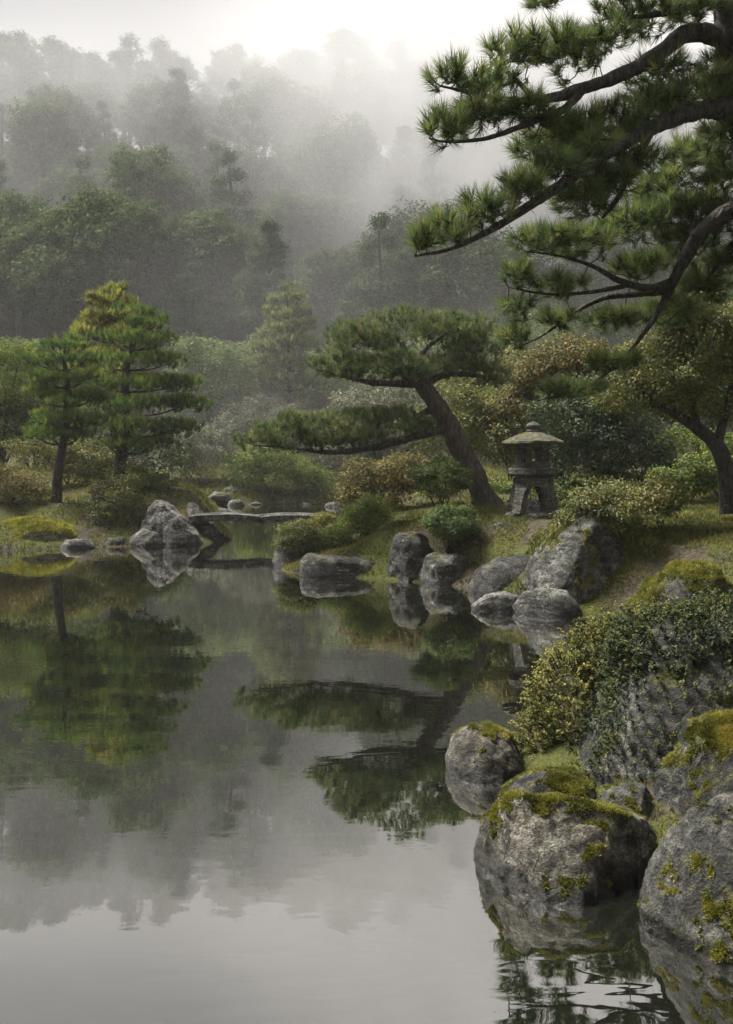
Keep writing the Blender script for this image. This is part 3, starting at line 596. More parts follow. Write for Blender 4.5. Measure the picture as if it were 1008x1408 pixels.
def pine(name, label, mains, pads, dep, n_tuft, needle, width, k, mat, bark, tw_r, shell=.35, up=.6, cat='pine tree', off=None, sides=10, spread=.9, seg=.06, fl=1.0, out=.0, group=None, thin=1.):
    """mains: list of (px,py,d,radius) polylines; pads: ellipsoids (cx,cy,cz,rx,ry,rz); needles sit on shoots spread through the pads"""
    tr = MB(); nodes = []; brs = []
    for qi, ln in enumerate(mains):
        pts = np.array([P(a, b, c) for a, b, c, _ in ln]); pp, rr = resample(pts, [q[3]*(thin if qi else 1) for q in ln], seg)
        nodes += list(pp[1::2]); brs.append((pp, rr))
    o = brs[0][0][0].copy() if off is None else np.array(off); t = thing(name, label, cat, o, group)
    tube(tr, *brs[0], sides+6, .24, 3); link('trunk', tr.mesh('trunk', M[bark], True, o), t)
    for pp, rr in brs[1:]:
        b = MB(); tube(b, pp, rr, sides, .3, 5); link('branch', b.mesh('branch', M[bark], True, o), t)
    B = np.asarray(pads, float); vol = (B[:, 3]*B[:, 4]); vol = vol/vol.sum()
    kk = RG.choice(len(B), n_tuft, p=vol); dd = rand_dirs(n_tuft); dd[:, 2] = np.where(dd[:, 2] < 0, dd[:, 2]*RG.choice([1, -1], n_tuft, p=[.45, .55]), dd[:, 2])
    r = (shell+(1-shell)*RG.random(n_tuft)**.6)
    r = r*(1+.2*fbm(dd*2+B[kk, :3]*2, 3, 3))
    att = B[kk, :3]+dd*B[kk, 3:6]*r[:, None]
    tw = MB(); dirs = grow(tw, nodes, att, tw_r, .1, 4 if k > 30 else 3)
    link('twigs', tw.mesh('twigs', M['bark_dark'], True, o), t)['kind'] = 'stuff'
    ax = nrm(dirs*.7+np.array([0, 0, up])+dd*out+.25*rand_dirs(n_tuft))
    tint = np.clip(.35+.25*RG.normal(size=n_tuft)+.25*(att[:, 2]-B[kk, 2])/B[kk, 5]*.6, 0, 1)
    nd = MB(); tufts(nd, att, ax, k, needle, width, spread, .55, tint)
    link('needles', nd.mesh('needles', M[mat], False, o), t)['kind'] = 'stuff'
    return t
def pads_px(lst, dep=.8):
    return np.array([(*P(x, y, d), rx/F*d, rx/F*d*dep if len(q) == 0 else q[0], ry/F*d) for x, y, rx, ry, d, *q in lst])

def nk_pads(l):
    B = pads_px(l); q = lumpy(B, 9, .40); q[:, 5] *= .85
    return np.vstack([B*np.array([1, 1, 1, .94, .94, .9]), q])
# ------------------------------------------------------------------ the leaning clipped pine
D = 16.0
niwaki = pine('leaning_pine', 'leaning clipped pine with cloud-shaped crown beside the stone lantern',
  [[(672, 700, D, .27), (664, 680, D, .21), (645, 640, D, .19), (622, 595, D, .175), (598, 552, D, .155), (577, 524, D, .13), (562, 498, D-.1, .09), (552, 470, D-.1, .05)],
   [(615, 588, D, .10), (590, 595, D-.1, .085), (550, 606, D-.2, .07), (500, 618, D-.3, .055), (450, 622, D-.3, .04), (400, 616, D-.3, .025), (350, 612, D-.3, .012)],
   [(600, 560, D, .07), (578, 570, D+.2, .055), (556, 580, D+.4, .04), (530, 585, D+.5, .02)],
   [(580, 527, D, .08), (545, 528, D-.2, .06), (505, 525, D-.3, .045), (465, 515, D-.3, .03), (435, 508, D-.3, .015)],
   [(583, 530, D, .08), (610, 515, D+.2, .06), (645, 515, D+.1, .045), (685, 522, D, .02)],
   [(570, 512, D, .07), (585, 480, D+.3, .05), (620, 455, D+.4, .03)], [(565, 505, D, .06), (530, 470, D+.2, .04), (490, 465, D+.2, .02)],
   [(575, 520, D, .06), (560, 520, D-.6, .045), (545, 505, D-1, .02)], [(575, 520, D, .06), (600, 500, D+.7, .045), (590, 480, D+1, .02)]],
  nk_pads([(358, 610, 36, 17, D-.3, .5), (395, 600, 46, 27, D-.3, .65), (440, 592, 50, 30, D-.3, .7), (490, 588, 50, 31, D-.3, .7), (540, 586, 48, 26, D-.3, .6), (580, 592, 25, 14, D-.2, .3), (470, 610, 60, 15, D-.3, .5),
           (455, 503, 36, 18, D-.2, .5), (490, 480, 55, 28, D-.1, .8), (550, 455, 75, 32, D+.1, 1.0), (615, 462, 62, 34, D+.2, .9), (655, 492, 42, 34, D+.1, .6), (684, 520, 24, 16, D, .4),
           (540, 510, 75, 22, D-.3, .9), (620, 508, 60, 16, D+.2, .7)]),
  0, 7200, .105, .0075, 20, 'needle_mid', 'bark_pine', .011, .5, .9, seg=.1, spread=1.15, out=.3)

# ------------------------------------------------------------------ the great pine reaching over the water from the right bank
fx = P(1150, 800, 8.6); fx[2] = gz(fx[0], fx[1])-.1
b_px = (HX+fx[0]/8.6*F, HY-(fx[2]-CZ)/8.6*F)
mains = [[(b_px[0], b_px[1], 8.6, .32), (1120, 640, 8.6, .26), (1085, 470, 8.6, .24), (1050, 270, 8.4, .21), (1018, 110, 8.1, .17), (1008, 20, 8, .14), (1000, -90, 8, .11), (985, -180, 8, .07)],
 [(1014, 62, 8.05, .11), (975, 46, 8, .095), (940, 48, 7.9, .085), (900, 78, 7.8, .075), (850, 105, 7.7, .065), (800, 122, 7.6, .055), (750, 136, 7.5, .045), (700, 138, 7.4, .032), (650, 128, 7.3, .02), (605, 118, 7.25, .01)],
 [(802, 123, 7.6, .045), (775, 150, 7.5, .036), (725, 170, 7.4, .03), (670, 190, 7.3, .02), (615, 195, 7.2, .012), (590, 190, 7.2, .008)],
 [(735, 138, 7.5, .03), (705, 105, 7.5, .022), (675, 85, 7.5, .013)],
 [(1040, 175, 8.2, .12), (990, 150, 8.0, .10), (940, 158, 7.8, .085), (885, 182, 7.6, .07), (830, 212, 7.4, .06), (770, 255, 7.2, .05), (720, 288, 7.0, .04), (675, 316, 6.9, .03), (620, 342, 6.8, .02), (570, 352, 6.8, .009)],
 [(895, 180, 7.6, .04), (868, 235, 7.6, .03), (845, 280, 7.6, .022), (828, 300, 7.6, .012)],
 [(880, 182, 7.7, .04), (830, 178, 8.0, .03), (780, 190, 8.1, .018), (730, 205, 8.1, .01)],
 [(1050, 265, 8.5, .12), (1008, 288, 8.6, .10), (968, 316, 8.7, .085), (945, 350, 8.8, .07), (925, 388, 8.9, .055), (910, 420, 9, .04), (888, 455, 9.0, .025), (850, 500, 9.1, .018), (800, 535, 9.1, .013), (735, 552, 9.1, .008)],
 [(925, 388, 8.9, .05), (890, 396, 8.9, .042), (850, 385, 8.8, .034), (815, 366, 8.7, .024), (770, 352, 8.7, .014), (720, 345, 8.7, .008)],
 [(918, 400, 8.9, .045), (875, 404, 9.1, .04), (830, 410, 9.2, .03), (790, 430, 9.2, .02), (745, 462, 9.2, .012), (705, 480, 9.2, .007)],
 [(865, 392, 8.9, .03), (810, 402, 8.8, .022), (750, 404, 8.7, .014), (700, 395, 8.7, .008)],
 [(960, 322, 8.7, .04), (930, 310, 9, .03), (880, 308, 9.2, .02), (830, 318, 9.3, .01)],
 [(1040, 300, 8.5, .06), (1000, 345, 9, .03), (960, 400, 9.3, .02), (920, 440, 9.4, .012)],
 [(1045, 225, 8.4, .06), (1000, 215, 8.9, .035), (950, 225, 9.1, .022), (900, 240, 9.2, .012)],
 [(1003, -20, 8, .06), (960, 5, 7.9, .045), (900, 20, 7.8, .03), (840, 25, 7.8, .015)],
 [(1000, -80, 8, .05), (900, -40, 7.8, .03), (800, -15, 7.7, .018), (740, -5, 7.7, .008)],
 [(1006, 10, 8, .06), (1080, -60, 8.2, .04), (1160, -90, 8.4, .02)], [(1060, 330, 8.5, .08), (1130, 240, 8.6, .05), (1200, 200, 8.8, .02)]]
pads = pads_px([(752, -2, 36, 10, 7.7, .2), (890, 18, 80, 26, 7.8, .45), (960, 10, 50, 22, 7.9, .4), (700, 70, 42, 24, 7.5, .35), (760, 75, 62, 28, 7.6, .5), (820, 60, 42, 22, 7.8, .4),
  (628, 108, 42, 22, 7.3, .3), (675, 118, 40, 20, 7.4, .35), (612, 178, 38, 26, 7.2, .3), (660, 160, 45, 24, 7.3, .35), (720, 150, 45, 16, 7.4, .3),
  (760, 190, 60, 28, 7.8, .55), (830, 180, 60, 32, 7.8, .6), (900, 150, 55, 28, 7.9, .5), (960, 130, 55, 28, 8.1, .5), (1000, 190, 45, 30, 8.3, .5),
  (580, 334, 26, 26, 6.8, .22), (620, 316, 40, 24, 6.8, .25), (668, 290, 42, 26, 6.9, .28), (718, 262, 42, 28, 7.0, .3), (765, 236, 42, 26, 7.2, .35), (815, 212, 40, 24, 7.4, .35), (800, 275, 45, 26, 7.6, .4), (840, 255, 42, 30, 7.6, .4),
  (950, 222, 55, 28, 9.1, .5), (900, 262, 40, 22, 9.2, .5), (990, 250, 40, 26, 8.9, .4), (745, 330, 48, 20, 8.7, .4), (800, 335, 55, 24, 8.8, .5), (870, 312, 55, 26, 9.1, .5), (940, 330, 45, 24, 9.2, .5), (990, 370, 40, 30, 9.2, .5),
  (712, 378, 28, 22, 8.7, .3), (712, 425, 30, 18, 8.9, .3), (706, 465, 24, 18, 9.2, .3), (770, 395, 42, 16, 8.8, .4), (765, 440, 34, 14, 9.2, .3), (845, 440, 48, 14, 9.3, .4), (920, 430, 48, 22, 9.4, .5), (780, 535, 52, 12, 9.1, .35), (840, 500, 45, 14, 9.1, .35),
  (905, 100, 45, 18, 7.9, .35), (985, 95, 30, 18, 8.2, .35), (870, 225, 48, 20, 7.7, .4), (920, 290, 40, 18, 9.0, .4), (965, 285, 40, 20, 9.0, .4), (880, 365, 42, 16, 8.9, .4), (960, 400, 48, 22, 9.3, .4), (1000, 300, 40, 22, 8.9, .4), (1090, -70, 70, 30, 8.2, .6), (1150, 220, 80, 40, 8.7, .7), (1060, 120, 50, 30, 8.5, .5)])
great = pine('overhanging_pine', 'great pine overhanging the pond with long layered needle branches', mains, pads, 0, 4300, .138, .0058, 40, 'needle_near', 'bark_near', .016, .2, .35, off=fx, seg=.05, spread=1.0, out=.55, thin=.86)

# ------------------------------------------------------------------ left bank conifers
def conifer(name, label, tr, layers, d, n_tuft, needle, width, k, mat, bark='bark_dark', padk=(.42, .125), up=.8, seed=0):
    """tr: trunk (px,py,radius); layers: (px centre, py, px radius)"""
    rg = np.random.default_rng(seed); mains = [[(x, y, d, r) for x, y, r in tr]]; pads = []
    ty = np.array([q[1] for q in tr])[::-1]; tx = np.array([q[0] for q in tr])[::-1]
    for (cx, y, r) in layers:
        nb = 6 if r > 25 else 4; a0 = rg.uniform(0, 6)
        for b in range(nb):
            a = a0+b/nb*2*math.pi+rg.normal(0, .25); L = r*rg.uniform(.55, .72); px = cx+math.cos(a)*L; dd = d+math.sin(a)*L/F*d*.9
            yy = y+rg.normal(0, 4)-5; xt = np.interp(y+6, ty, tx)
            pads.append((px, yy, r*padk[0]*rg.uniform(.85, 1.2), r*padk[1]*rg.uniform(.9, 1.3)+2, dd))
            mains.append([(xt, y+9, d, .028), ((xt+px)/2, y+8, (d+dd)/2, .018), (px, yy+3, dd, .007)])
        pads.append((cx, y-6, r*.35, r*.09+2, d))
    return pine(name, label, mains, pads_px(pads, .9), 0, n_tuft, needle, width, k, mat, bark, .010, .3, up, cat='conifer', seg=.2, sides=6)
conifer('pine', 'slim young pine with flat needle tiers on the left bank', [(78, 692, .13), (80, 650, .11), (90, 585, .09), (93, 530, .07), (88, 495, .045), (90, 472, .02)],
  [(92, 480, 38), (82, 500, 52), (88, 524, 56), (88, 550, 62), (95, 580, 62), (80, 602, 50)], 22, 2100, .15, .011, 20, 'needle_left', seed=2)
conifer('pine', 'taller broad green pine behind the slim young pine', [(163, 672, .17), (166, 630, .15), (176, 575, .12), (172, 520, .10), (182, 470, .06), (188, 425, .02)],
  [(187, 430, 30), (195, 448, 42), (188, 472, 58), (190, 500, 70), (192, 530, 82), (195, 562, 90), (180, 592, 86), (190, 615, 55)], 24, 3400, .165, .012, 20, 'needle_left', seed=5)
conifer('conifer', 'yellow-tipped conifer rising behind the broad green pine', [(158, 650, .16), (158, 560, .12), (155, 470, .07), (156, 395, .02)],
  [(156, 402, 22), (154, 420, 36), (154, 440, 48), (156, 462, 58), (156, 490, 64), (152, 520, 70)], 27.5, 2600, .2, .03, 12, 'needle_gold', seed=8)
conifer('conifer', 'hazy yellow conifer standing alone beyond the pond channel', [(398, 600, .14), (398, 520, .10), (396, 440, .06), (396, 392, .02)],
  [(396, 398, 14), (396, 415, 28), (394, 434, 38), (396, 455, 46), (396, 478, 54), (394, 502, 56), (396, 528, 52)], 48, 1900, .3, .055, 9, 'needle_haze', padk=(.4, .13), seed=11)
# ------------------------------------------------------------------ shrubs
shrub('topiary_shrub', 'clipped dark green ball shrub on a short stem by the leaning pine', [(607, 661, 41, 31)], 14.9, 'topiary', 12500, .036, base=(608, 700, 14.9), rough=.05, lump=60, lk=.17)
shrub('topiary_shrub', 'clipped mound shrub sitting above the upright boulder', [(620, 722, 37, 27)], 13.9, 'topiary', 10500, .036, rough=.05, lump=60, lk=.17)
shrub('domed_shrub', 'small domed shrub at the tip of the lantern peninsula', [(413, 743, 35, 28), (405, 752, 28, 20)], 16.0, 'olive', 8500, .038, rough=.08, lump=45, lk=.2)
shrub('leafy_shrub', 'bright green leafy shrub on the slope between domed shrub and russet azalea', [(508, 712, 28, 25), (490, 738, 36, 24), (462, 745, 22, 20)], 15.9, 'bright', 8000, .055, aspect=.38)
shrub('azalea', 'russet tinged azalea behind the bright leafy shrub', [(520, 672, 52, 38), (490, 690, 28, 30), (560, 655, 38, 28)], 18.5, 'azalea', 9000, .065)
shrub('flowering_plant', 'little yellow plant at the right end of the stone bridge', [(447, 716, 14, 9)], 19.5, 'yellow', 900, .05, cat='plant', stems=4)
shrub('spreading_shrub', 'spreading glossy shrub growing over the tall leaning boulder', [(862, 702, 62, 36), (905, 690, 36, 28), (815, 698, 34, 22), (790, 720, 24, 22), (835, 728, 40, 22)], 11.7, 'olive', 15000, .046, base=(905, 745, 11.9), stems=10, rough=.2)
shrub('azalea_hedge', 'yellow-green azalea bank between leaning pine and lantern', [(680, 600, 48, 45), (735, 610, 58, 50), (650, 580, 40, 40), (760, 570, 50, 45), (700, 560, 50, 30)], 21, 'olive', 16000, .085, cat='hedge')
shrub('low_hedge', 'low clipped hedge strip behind the lantern', [(690, 672, 24, 9), (720, 674, 24, 9), (780, 678, 30, 12)], 18.5, 'bright', 5000, .05, cat='hedge')
shrub('evergreen_shrub', 'dark evergreen shrub mass to the right of the lantern', [(800, 640, 58, 52), (850, 615, 62, 62), (785, 580, 60, 45), (880, 650, 48, 42), (820, 560, 55, 40)], 16.8, 'deep', 20000, .07)
shrub('small_tree', 'reddish-leaved small tree behind the lantern roof', [(745, 525, 42, 32), (790, 505, 50, 36), (720, 555, 30, 22)], 19.5, 'azalea', 9000, .085, cat='tree', base=(770, 660, 19.5), stem_r=.03)
t_ol = shrub('olive_tree', 'olive-leaved small tree with dark crooked trunk on the right bank', [(905, 505, 62, 48), (965, 470, 66, 52), (1000, 540, 52, 52), (872, 545, 52, 36), (940, 430, 52, 32), (1040, 480, 60, 60), (930, 555, 50, 26)], 12, 'olive', 26000, .05, cat='tree', base=(1003, 700, 12), stems=0, rough=.25)
mbt = MB(); off = np.array(t_ol.location)
for ln in ([(1003, 706, 12, .13), (1000, 660, 12, .11), (990, 620, 12, .10), (968, 596, 12, .085), (938, 575, 11.9, .065), (905, 555, 11.8, .045), (875, 535, 11.8, .02)], [(985, 612, 12, .07), (1000, 560, 12, .05), (1010, 500, 12, .03)], [(960, 590, 12, .05), (945, 530, 12, .035), (940, 470, 12, .02)]):
    pp, rr = resample(np.array([P(a, b, c) for a, b, c, _ in ln]), [q[3] for q in ln], .07); tube(mbt, pp, rr, 12, .15, 4)
link('trunk', mbt.mesh('trunk', M['bark_dark'], True, off), t_ol)
shrub('garden_shrub', 'bright low shrub in front of the crooked dark trunk', [(930, 668, 42, 22), (965, 655, 30, 28)], 15.4, 'bright', 7000, .055)
shrub('garden_shrub', 'yellow-green shrub behind the crooked dark trunk', [(995, 640, 45, 42), (950, 625, 50, 32), (1050, 640, 50, 50)], 17, 'bright', 9000, .07)
shrub('evergreen_shrub', 'tall dark evergreen closing the garden behind the olive-leaved tree', [(950, 540, 80, 70), (1030, 560, 80, 90), (880, 580, 60, 50), (1000, 450, 80, 60)], 19.5, 'deep', 15000, .1)
# left bank
shrub('round_shrub', 'rounded green shrub hugging the pale craggy rock', [(165, 690, 42, 32), (150, 718, 34, 26), (188, 712, 24, 28)], 21, 'olive', 9000, .06)
shrub('heather_shrub', 'mauve-grey low shrub behind the moss mound', [(32, 682, 40, 28), (5, 672, 35, 32)], 22, 'azalea', 7000, .06)
shrub('garden_shrub', 'wide yellow-green shrub beneath the slim young pine', [(112, 640, 48, 28), (60, 628, 55, 26), (140, 655, 30, 28)], 25, 'olive', 10000, .075)
shrub('garden_shrub', 'low bright shrub between the broad pine and the craggy rock', [(195, 668, 38, 18), (222, 664, 20, 13), (180, 655, 28, 16)], 24, 'bright', 6000, .06)
shrub('garden_shrub', 'dark shrub in the shade behind the broad green pine', [(225, 632, 38, 28), (150, 620, 60, 35), (80, 600, 70, 40)], 31, 'deep', 10000, .11)
shrub('leafy_tree', 'layered yellow-green tree at the left edge behind the pines', [(5, 495, 45, 26), (-20, 540, 60, 40), (15, 590, 55, 40), (30, 560, 40, 22)], 31, 'bright', 12000, .11, cat='tree', stem_r=.04)
shrub('leafy_tree', 'hazy green layered tree left of the slim young pine', [(45, 500, 45, 30), (80, 530, 60, 40), (20, 540, 50, 40)], 40, 'soft', 9000, .15, cat='tree', stem_r=.05)
# across the channel
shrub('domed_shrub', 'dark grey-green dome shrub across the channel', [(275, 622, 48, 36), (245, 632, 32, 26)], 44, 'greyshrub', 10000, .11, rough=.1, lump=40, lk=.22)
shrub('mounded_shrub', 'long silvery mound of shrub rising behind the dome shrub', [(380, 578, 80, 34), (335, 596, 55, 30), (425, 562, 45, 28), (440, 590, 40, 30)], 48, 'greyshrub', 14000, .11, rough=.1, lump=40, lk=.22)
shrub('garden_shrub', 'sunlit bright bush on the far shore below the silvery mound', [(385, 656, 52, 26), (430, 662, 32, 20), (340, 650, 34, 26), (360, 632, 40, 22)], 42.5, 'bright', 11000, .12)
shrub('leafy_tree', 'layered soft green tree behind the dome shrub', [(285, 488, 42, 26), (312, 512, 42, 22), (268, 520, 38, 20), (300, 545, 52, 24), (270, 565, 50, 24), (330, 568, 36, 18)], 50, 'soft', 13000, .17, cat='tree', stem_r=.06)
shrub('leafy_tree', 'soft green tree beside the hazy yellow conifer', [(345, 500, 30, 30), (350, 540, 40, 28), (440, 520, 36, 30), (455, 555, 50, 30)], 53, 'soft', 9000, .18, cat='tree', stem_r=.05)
shrub('garden_shrub', 'green bank of shrub with haze put into its grey leaf colour under the leaning pine crown', [(500, 570, 60, 36), (570, 565, 60, 40), (540, 610, 70, 36), (480, 620, 50, 36)], 34, 'greyshrub', 12000, .13)  # greyer leaf colour stands in for haze over this shrub
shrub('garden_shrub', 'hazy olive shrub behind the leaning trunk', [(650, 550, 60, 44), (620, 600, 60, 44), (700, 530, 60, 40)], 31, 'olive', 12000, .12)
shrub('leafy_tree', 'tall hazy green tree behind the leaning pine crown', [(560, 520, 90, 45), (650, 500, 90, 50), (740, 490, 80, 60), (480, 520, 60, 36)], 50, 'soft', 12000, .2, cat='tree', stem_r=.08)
# foreground
def sprigs(name, label, pts, nrs, mat, leaf, per, L, cat='shrub', off=None, lean=(0, 0, .6)):
    off = pts.mean(0) if off is None else np.asarray(off); t = thing(name, label, cat, off); ms = MB(); ml = MB(); n = len(pts)
    d = nrm(nrs+np.array(lean)+.45*rand_dirs(n)); Ls = L*RG.uniform(.5, 1.25, n)
    for p, q, l in zip(pts, d, Ls):
        e = p+q*l+np.array([0, 0, -.12*l]); m_ = p+q*l*.5; tube(ms, [p-q*.03, m_, e], [.0022, .0018, .001], 3)
    u = RG.random((n, per)); c = pts[:, None]+d[:, None]*(Ls[:, None]*(.15+.85*u))[:, :, None]; c = c.reshape(-1, 3)+rand_dirs(n*per)*leaf*.55
    tn = np.repeat(np.clip(RG.normal(.45, .22, n), 0, 1), per)+.2*(u.ravel()-.5)
    leaves(ml, c, np.repeat(d*.4+np.array([0, 0, .7]), per, 0), leaf, .55, tn, .8)
    link('foliage', ml.mesh('foliage', M[mat], off=off), t); link('stem', ms.mesh('stem', M['bark_dark'], off=off), t); return t
def skin(bl, d, n, dep=.8, front=True):
    p, nn = blob_points(px_blobs(bl, d, dep), n, .9, 0, 3, .2); return p, nn
p, nn = skin([(785, 968, 44, 66), (828, 912, 40, 46), (750, 1022, 34, 38), (795, 1020, 42, 50), (868, 880, 40, 26), (722, 1052, 30, 20), (900, 862, 40, 14)], 5.5, 2300)
sprigs('flowering_shrub', 'yellow-green small-leaved shrub trailing down the near bank to the water', p, nn, 'yellow', .017, 15, .11)
hm = huge.data; hv = np.zeros(len(hm.vertices)*3); hm.vertices.foreach_get('co', hv); hv = hv.reshape(-1, 3); hn = vert_normals(hv, ICO[5][1]); hv = hv+np.array(huge.location)
kk = np.where((hv[:, 2] > .12) & (hn[:, 1] < .5) & (fbm(hv*3.0, 3, 40)+.5*(hv[:, 2]-.35) > -.12))[0]; kk = RG.choice(kk, min(2500, len(kk)), replace=False)
hp, hnn = hv[kk], hn[kk]
p, nn = skin([(930, 890, 85, 46), (1000, 880, 70, 60), (890, 915, 48, 48), (960, 930, 80, 36), (1060, 910, 70, 60)], 5.0, 2000)
sprigs('creeping_shrub', 'dark glossy creeper covering the huge near boulder', np.vstack([p, hp]), np.vstack([nn, hnn]), 'creeper', .0195, 17, .075)
# moss and grass on the banks
def cover(name, label, rect, n, h, mat, thresh):
    x = RG.uniform(rect[0], rect[1], n*3); y = RG.uniform(rect[2], rect[3], n*3); sd = seg_dist(x, y)
    q = np.stack([x, y, np.zeros_like(x)], -1); k = (sd > .03) & (fbm(q*1.1, 3, 31)+.35*fbm(q*6, 2, 8) > thresh); x, y = x[k][:n], y[k][:n]; z = ground_z(x, y); n = len(x)
    p = np.stack([x, y, z-.004], -1); d = nrm(np.array([0, 0, 1.])+.75*rand_dirs(n)); L = h*RG.uniform(.5, 1.5, n)[:, None]; wd = perp(d)*L*.16
    mb = MB(); t = np.clip(.45+.8*fbm(p*1.7, 3, 12)+RG.normal(0, .15, n), 0, 1)
    mb.add(np.stack([p-wd, p+wd, p+d*L], 1).reshape(-1, 3), T=np.arange(n*3).reshape(-1, 3), a=np.repeat(t, 3))
    tag(link(name, mb.mesh(name, M[mat])), label, 'moss', None, 'stuff')
cover('ground_moss', 'short yellow-green moss carpeting the lantern peninsula', (-1.8, 7.5, 11, 19), 90000, .05, 'moss_dull', -.25)
cover('back_grass', 'grass between the shrubs behind the lantern', (-.5, 9, 19, 36), 40000, .09, 'moss_dull', -.6)
cover('near_moss', 'moss and fine grass on the near bank', (.8, 5, 3.2, 11), 50000, .03, 'moss_dull', -.25)
cover('left_moss', 'moss and grass on the left bank under the pines', (-14, -3, 18.5, 36), 50000, .075, 'moss_dull', -.2)
cover('far_grass', 'grass strip on the far shore', (-9, 6, 36, 50), 22000, .16, 'moss_dull', -.2)

# ------------------------------------------------------------------ hillside forest
def forest_tree(kind, seed):
    global RG
    RG = np.random.default_rng(seed); h = 1.0; mb = MB(); tr = MB()
    if kind == 'broadleaf':
        bl = [(0, 0, 6.4, 2.7, 2.7, 2.7)]+[(RG.normal(0, 1.3), RG.normal(0, 1.3), RG.uniform(4.6, 8.2), *(RG.uniform(1.5, 2.1)*np.array([1, 1, .85]))) for _ in range(5)]
        p, nn = lump_points(np.array(bl), 3000, .6, seed, .2, 2.6, 16, .34); clumps(mb, p, nn, 8, .32, .175, .6, .5, .5); ht = 6
    elif kind == 'cedar':
        bl = []
        for q in range(60):
            z = RG.random()**1.2; a = RG.uniform(0, 6.283); r = 2.9*(1-z)**.85*RG.uniform(.7, 1.0); k = (.95-.55*z)*RG.uniform(.7, 1.25); bl.append((r*math.cos(a), r*math.sin(a), 2.0+z*8.2, k, k, k*.62))
        p, nn = blob_points(bl, 2900, .5, 0, seed, .3, 2.4, .3); clumps(mb, p, nn, 8, .34, .18, .45, .3, .5, .6); ht = 9.5
    else:   # airy ridge pine: bare trunk, clouds of needles
        bl = []
        for q in range(30):
            zz = RG.uniform(4.6, 11.2); a = RG.uniform(0, 6.283); r = RG.uniform(.2, 2.6)*(12.6-zz)/4.5; bl.append((r*math.cos(a), r*math.sin(a), zz, RG.uniform(.6, 1.2), RG.uniform(.6, 1.2), RG.uniform(.3, .6)))
        p, nn = blob_points(bl, 1900, .15, 0, seed, .5, 2.6, .2); clumps(mb, p, nn, 8, .3, .2, .45, .6); ht = 10.8
        for b in bl:
            pp, rr = resample([(0, 0, b[2]-1.2), (b[0]*.5, b[1]*.5, b[2]-.6), b[:3]], [.09, .06, .03], .5); tube(tr, pp, rr, 5)
    pp, rr = resample([(0, 0, -.6), (RG.normal(0, .15), RG.normal(0, .15), ht*.45), (0, 0, ht)], [.26, .18, .05], .6); tube(tr, pp, rr, 7)
    return mb.mesh('crown', M['forest_a' if kind == 'broadleaf' else 'forest_b']), tr.mesh('trunk', M['bark_dark'], True)
KINDS = {'broadleaf': ('broadleaf_tree', 'round-crowned broadleaf tree on the misty hillside', 'broadleaf trees on the hillside'),
         'cedar': ('cedar_tree', 'dark pointed cedar tree on the misty hillside', 'cedars on the hillside'),
         'ridge': ('ridge_pine', 'airy pine with bare trunk along the misty ridge', 'pines along the ridge')}
VAR = {k: [forest_tree(k, s0+i*7) for i in range(3)] for k, s0 in (('broadleaf', 201), ('cedar', 301), ('ridge', 401))}
RG = np.random.default_rng(77)
def plant(kind, x, y, sc, rot):
    nm, lab, gp = KINDS[kind]; band = 'foot' if y < 64 else ('middle' if y < 82 else 'top')
    if kind != 'ridge': lab = lab.replace('on the misty hillside', {'foot': 'at the foot of the wooded hillside', 'middle': 'halfway up the misty hillside', 'top': 'high on the misty hillside'}[band]); gp = gp+', '+band
    c, t_ = VAR[kind][RG.integers(3)]
    o = thing(nm, lab, 'tree', (x, y, gz(x, y)-.1), gp); o.scale = (sc, sc, sc*RG.uniform(.92, 1.1)); o.rotation_euler = (0, 0, rot)
    link('trunk', t_, o); link('crown', c, o)
# trees one can pick out
for kind, px, d, sc in (('cedar', 160, 63, 1.15), ('broadleaf', 268, 61, 1.15), ('broadleaf', 345, 66, 1.0), ('broadleaf', 60, 58, 1.0), ('cedar', 20, 62, 1.1), ('broadleaf', 120, 57, .8), ('cedar', 215, 70, 1.0), ('broadleaf', 460, 62, .9), ('broadleaf', 560, 60, .95), ('broadleaf', 640, 58, .95), ('broadleaf', 400, 70, 1.), ('broadleaf', 730, 60, 1.)):
    plant(kind, (px-HX)/F*d, d, sc, RG.uniform(0, 6))
for px, d, sc in ((30, 101, 1.05), (75, 103, 1.05), (130, 102, 1.0), (180, 103, 1.05), (238, 101, 1.1), (310, 102, 1.0), (345, 104, .8), (395, 104, 1.0), (430, 103, 1.0), (510, 105, 1.0), (560, 103, .9), (600, 105, 1.1), (655, 104, 1.0), (700, 103, 1.1)):
    plant('ridge', (px-HX)/F*d, d, sc, RG.uniform(0, 6))
pts = []
for y in np.arange(57, 112, 5.2):
    for x in np.arange(-.46*y-6, .46*y+8, 5.6):
        xx, yy = x+RG.normal(0, 1.3), y+RG.normal(0, 1.2); pts.append((xx, yy))
        plant('ridge' if yy > 96 else ('cedar' if RG.random() < .5 and yy < 92 else 'broadleaf'), xx, yy, RG.uniform(.8, 1.35) if yy < 90 else RG.uniform(.9, 1.2), RG.uniform(0, 6))

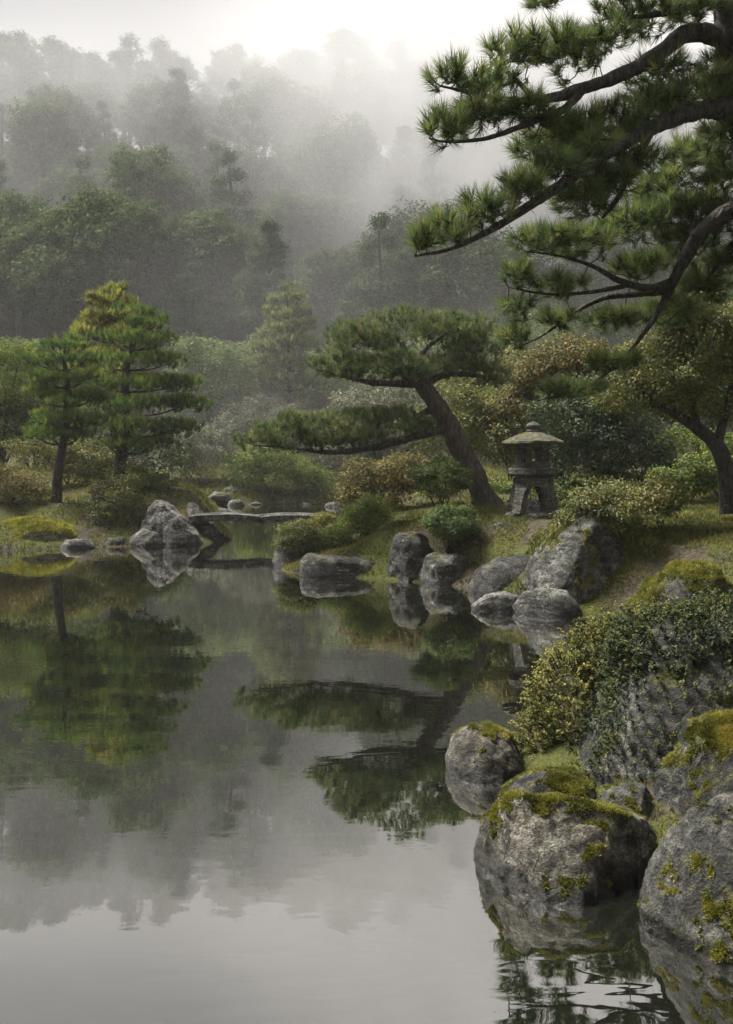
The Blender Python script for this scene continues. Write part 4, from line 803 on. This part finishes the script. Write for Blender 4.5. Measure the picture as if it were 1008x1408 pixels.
# ------------------------------------------------------------------ air: even haze, and the bank of mist lying on the hill
def box(name, a, b, mat):
    V = [(x, y, z) for x in (a[0], b[0]) for y in (a[1], b[1]) for z in (a[2], b[2])]
    return link(name, build_mesh(name, V, [[(0, 1, 3, 2), (4, 6, 7, 5), (0, 4, 5, 1), (2, 3, 7, 6), (0, 2, 6, 4), (1, 5, 7, 3)]], mat))
def vol_mat(name, dens, noise=None, col=(.96, .955, .95), g=.35):
    m, t, o, N = mat_base(name); v = N('VolumePrincipled'); v.inputs['Color'].default_value = (*col, 1); v.inputs['Anisotropy'].default_value = g
    v.inputs['Density'].default_value = dens
    if noise: noise(t, N, v)
    t.links.new(v.outputs[0], o.inputs['Volume']); return m
tag(box('haze', (-402, -62, -3), (402, 402, 62), vol_mat('haze_air', .0004, g=.1)), 'thin haze filling the valley', 'haze', None, 'stuff')
def mist(peak, n0, n1, sc, rot=35, rim=.3):
    def f_(t, N, v):
        tc = N('TexCoord'); mp = N('Mapping'); t.links.new(tc.outputs['Object'], mp.inputs[0]); mp.inputs['Rotation'].default_value = (0, math.radians(rot), 0); mp.inputs['Scale'].default_value = sc
        n = N('TexNoise'); n.inputs['Scale'].default_value = 1; n.inputs['Detail'].default_value = 3; n.inputs['Roughness'].default_value = .5; t.links.new(mp.outputs[0], n.inputs['Vector'])
        r = N('MapRange'); r.inputs[1].default_value = n0; r.inputs[2].default_value = n1; r.inputs[3].default_value = 0; r.inputs[4].default_value = peak; t.links.new(n.outputs['Fac'], r.inputs[0])
        # thins out towards the rim of the bank
        mg = N('Mapping'); mg.inputs['Location'].default_value = (-1, -1, -1); mg.inputs['Scale'].default_value = (2, 2, 2); t.links.new(tc.outputs['Generated'], mg.inputs[0])
        ln = N('VectorMath', operation='LENGTH'); t.links.new(mg.outputs[0], ln.inputs[0])
        f = N('MapRange', interpolation_type='SMOOTHSTEP'); f.inputs[1].default_value = .97; f.inputs[2].default_value = rim; f.inputs[3].default_value = 0; f.inputs[4].default_value = 1; t.links.new(ln.outputs['Value'], f.inputs[0])
        mu = N('Math', operation='MULTIPLY'); t.links.new(r.outputs[0], mu.inputs[0]); t.links.new(f.outputs[0], mu.inputs[1]); t.links.new(mu.outputs[0], v.inputs['Density'])
    return f_
def bank(label, c, r, peak, n0, n1, sc, rot=35, tilt=0, g=.1, rim=.3, al=.74):
    S, T = ICO[3]; o = link('mist', build_mesh('mist', S*np.array(r), [T], vol_mat('drifting_mist', 0, mist(peak, n0, n1, sc, rot, rim), col=(al, al*.993, al*1.003), g=g)), None, c); o.rotation_euler = (0, tilt, 0)
    tag(o, label, 'mist', 'mist on the hill', 'stuff')
bank('thin mist veiling the whole wooded hillside', (-2, 92, 12), (95, 44, 44), .012, .2, .6, (.03, .03, .03), rim=.65)
bank('bank of white mist along the tree-lined ridge', (2, 93, 37), (75, 18, 12), .045, .3, .62, (.04, .03, .04))
bank('bright wisp of mist drifting before the middle of the hillside', (14, 63, 24), (30, 9, 17), .24, .28, .60, (.08, .05, .04), 35, math.radians(20), al=.84)
bank('low mist hanging over the garden beyond the channel', (-4, 50, 6), (34, 11, 12), .010, .25, .65, (.07, .05, .09), 10, rim=.4)
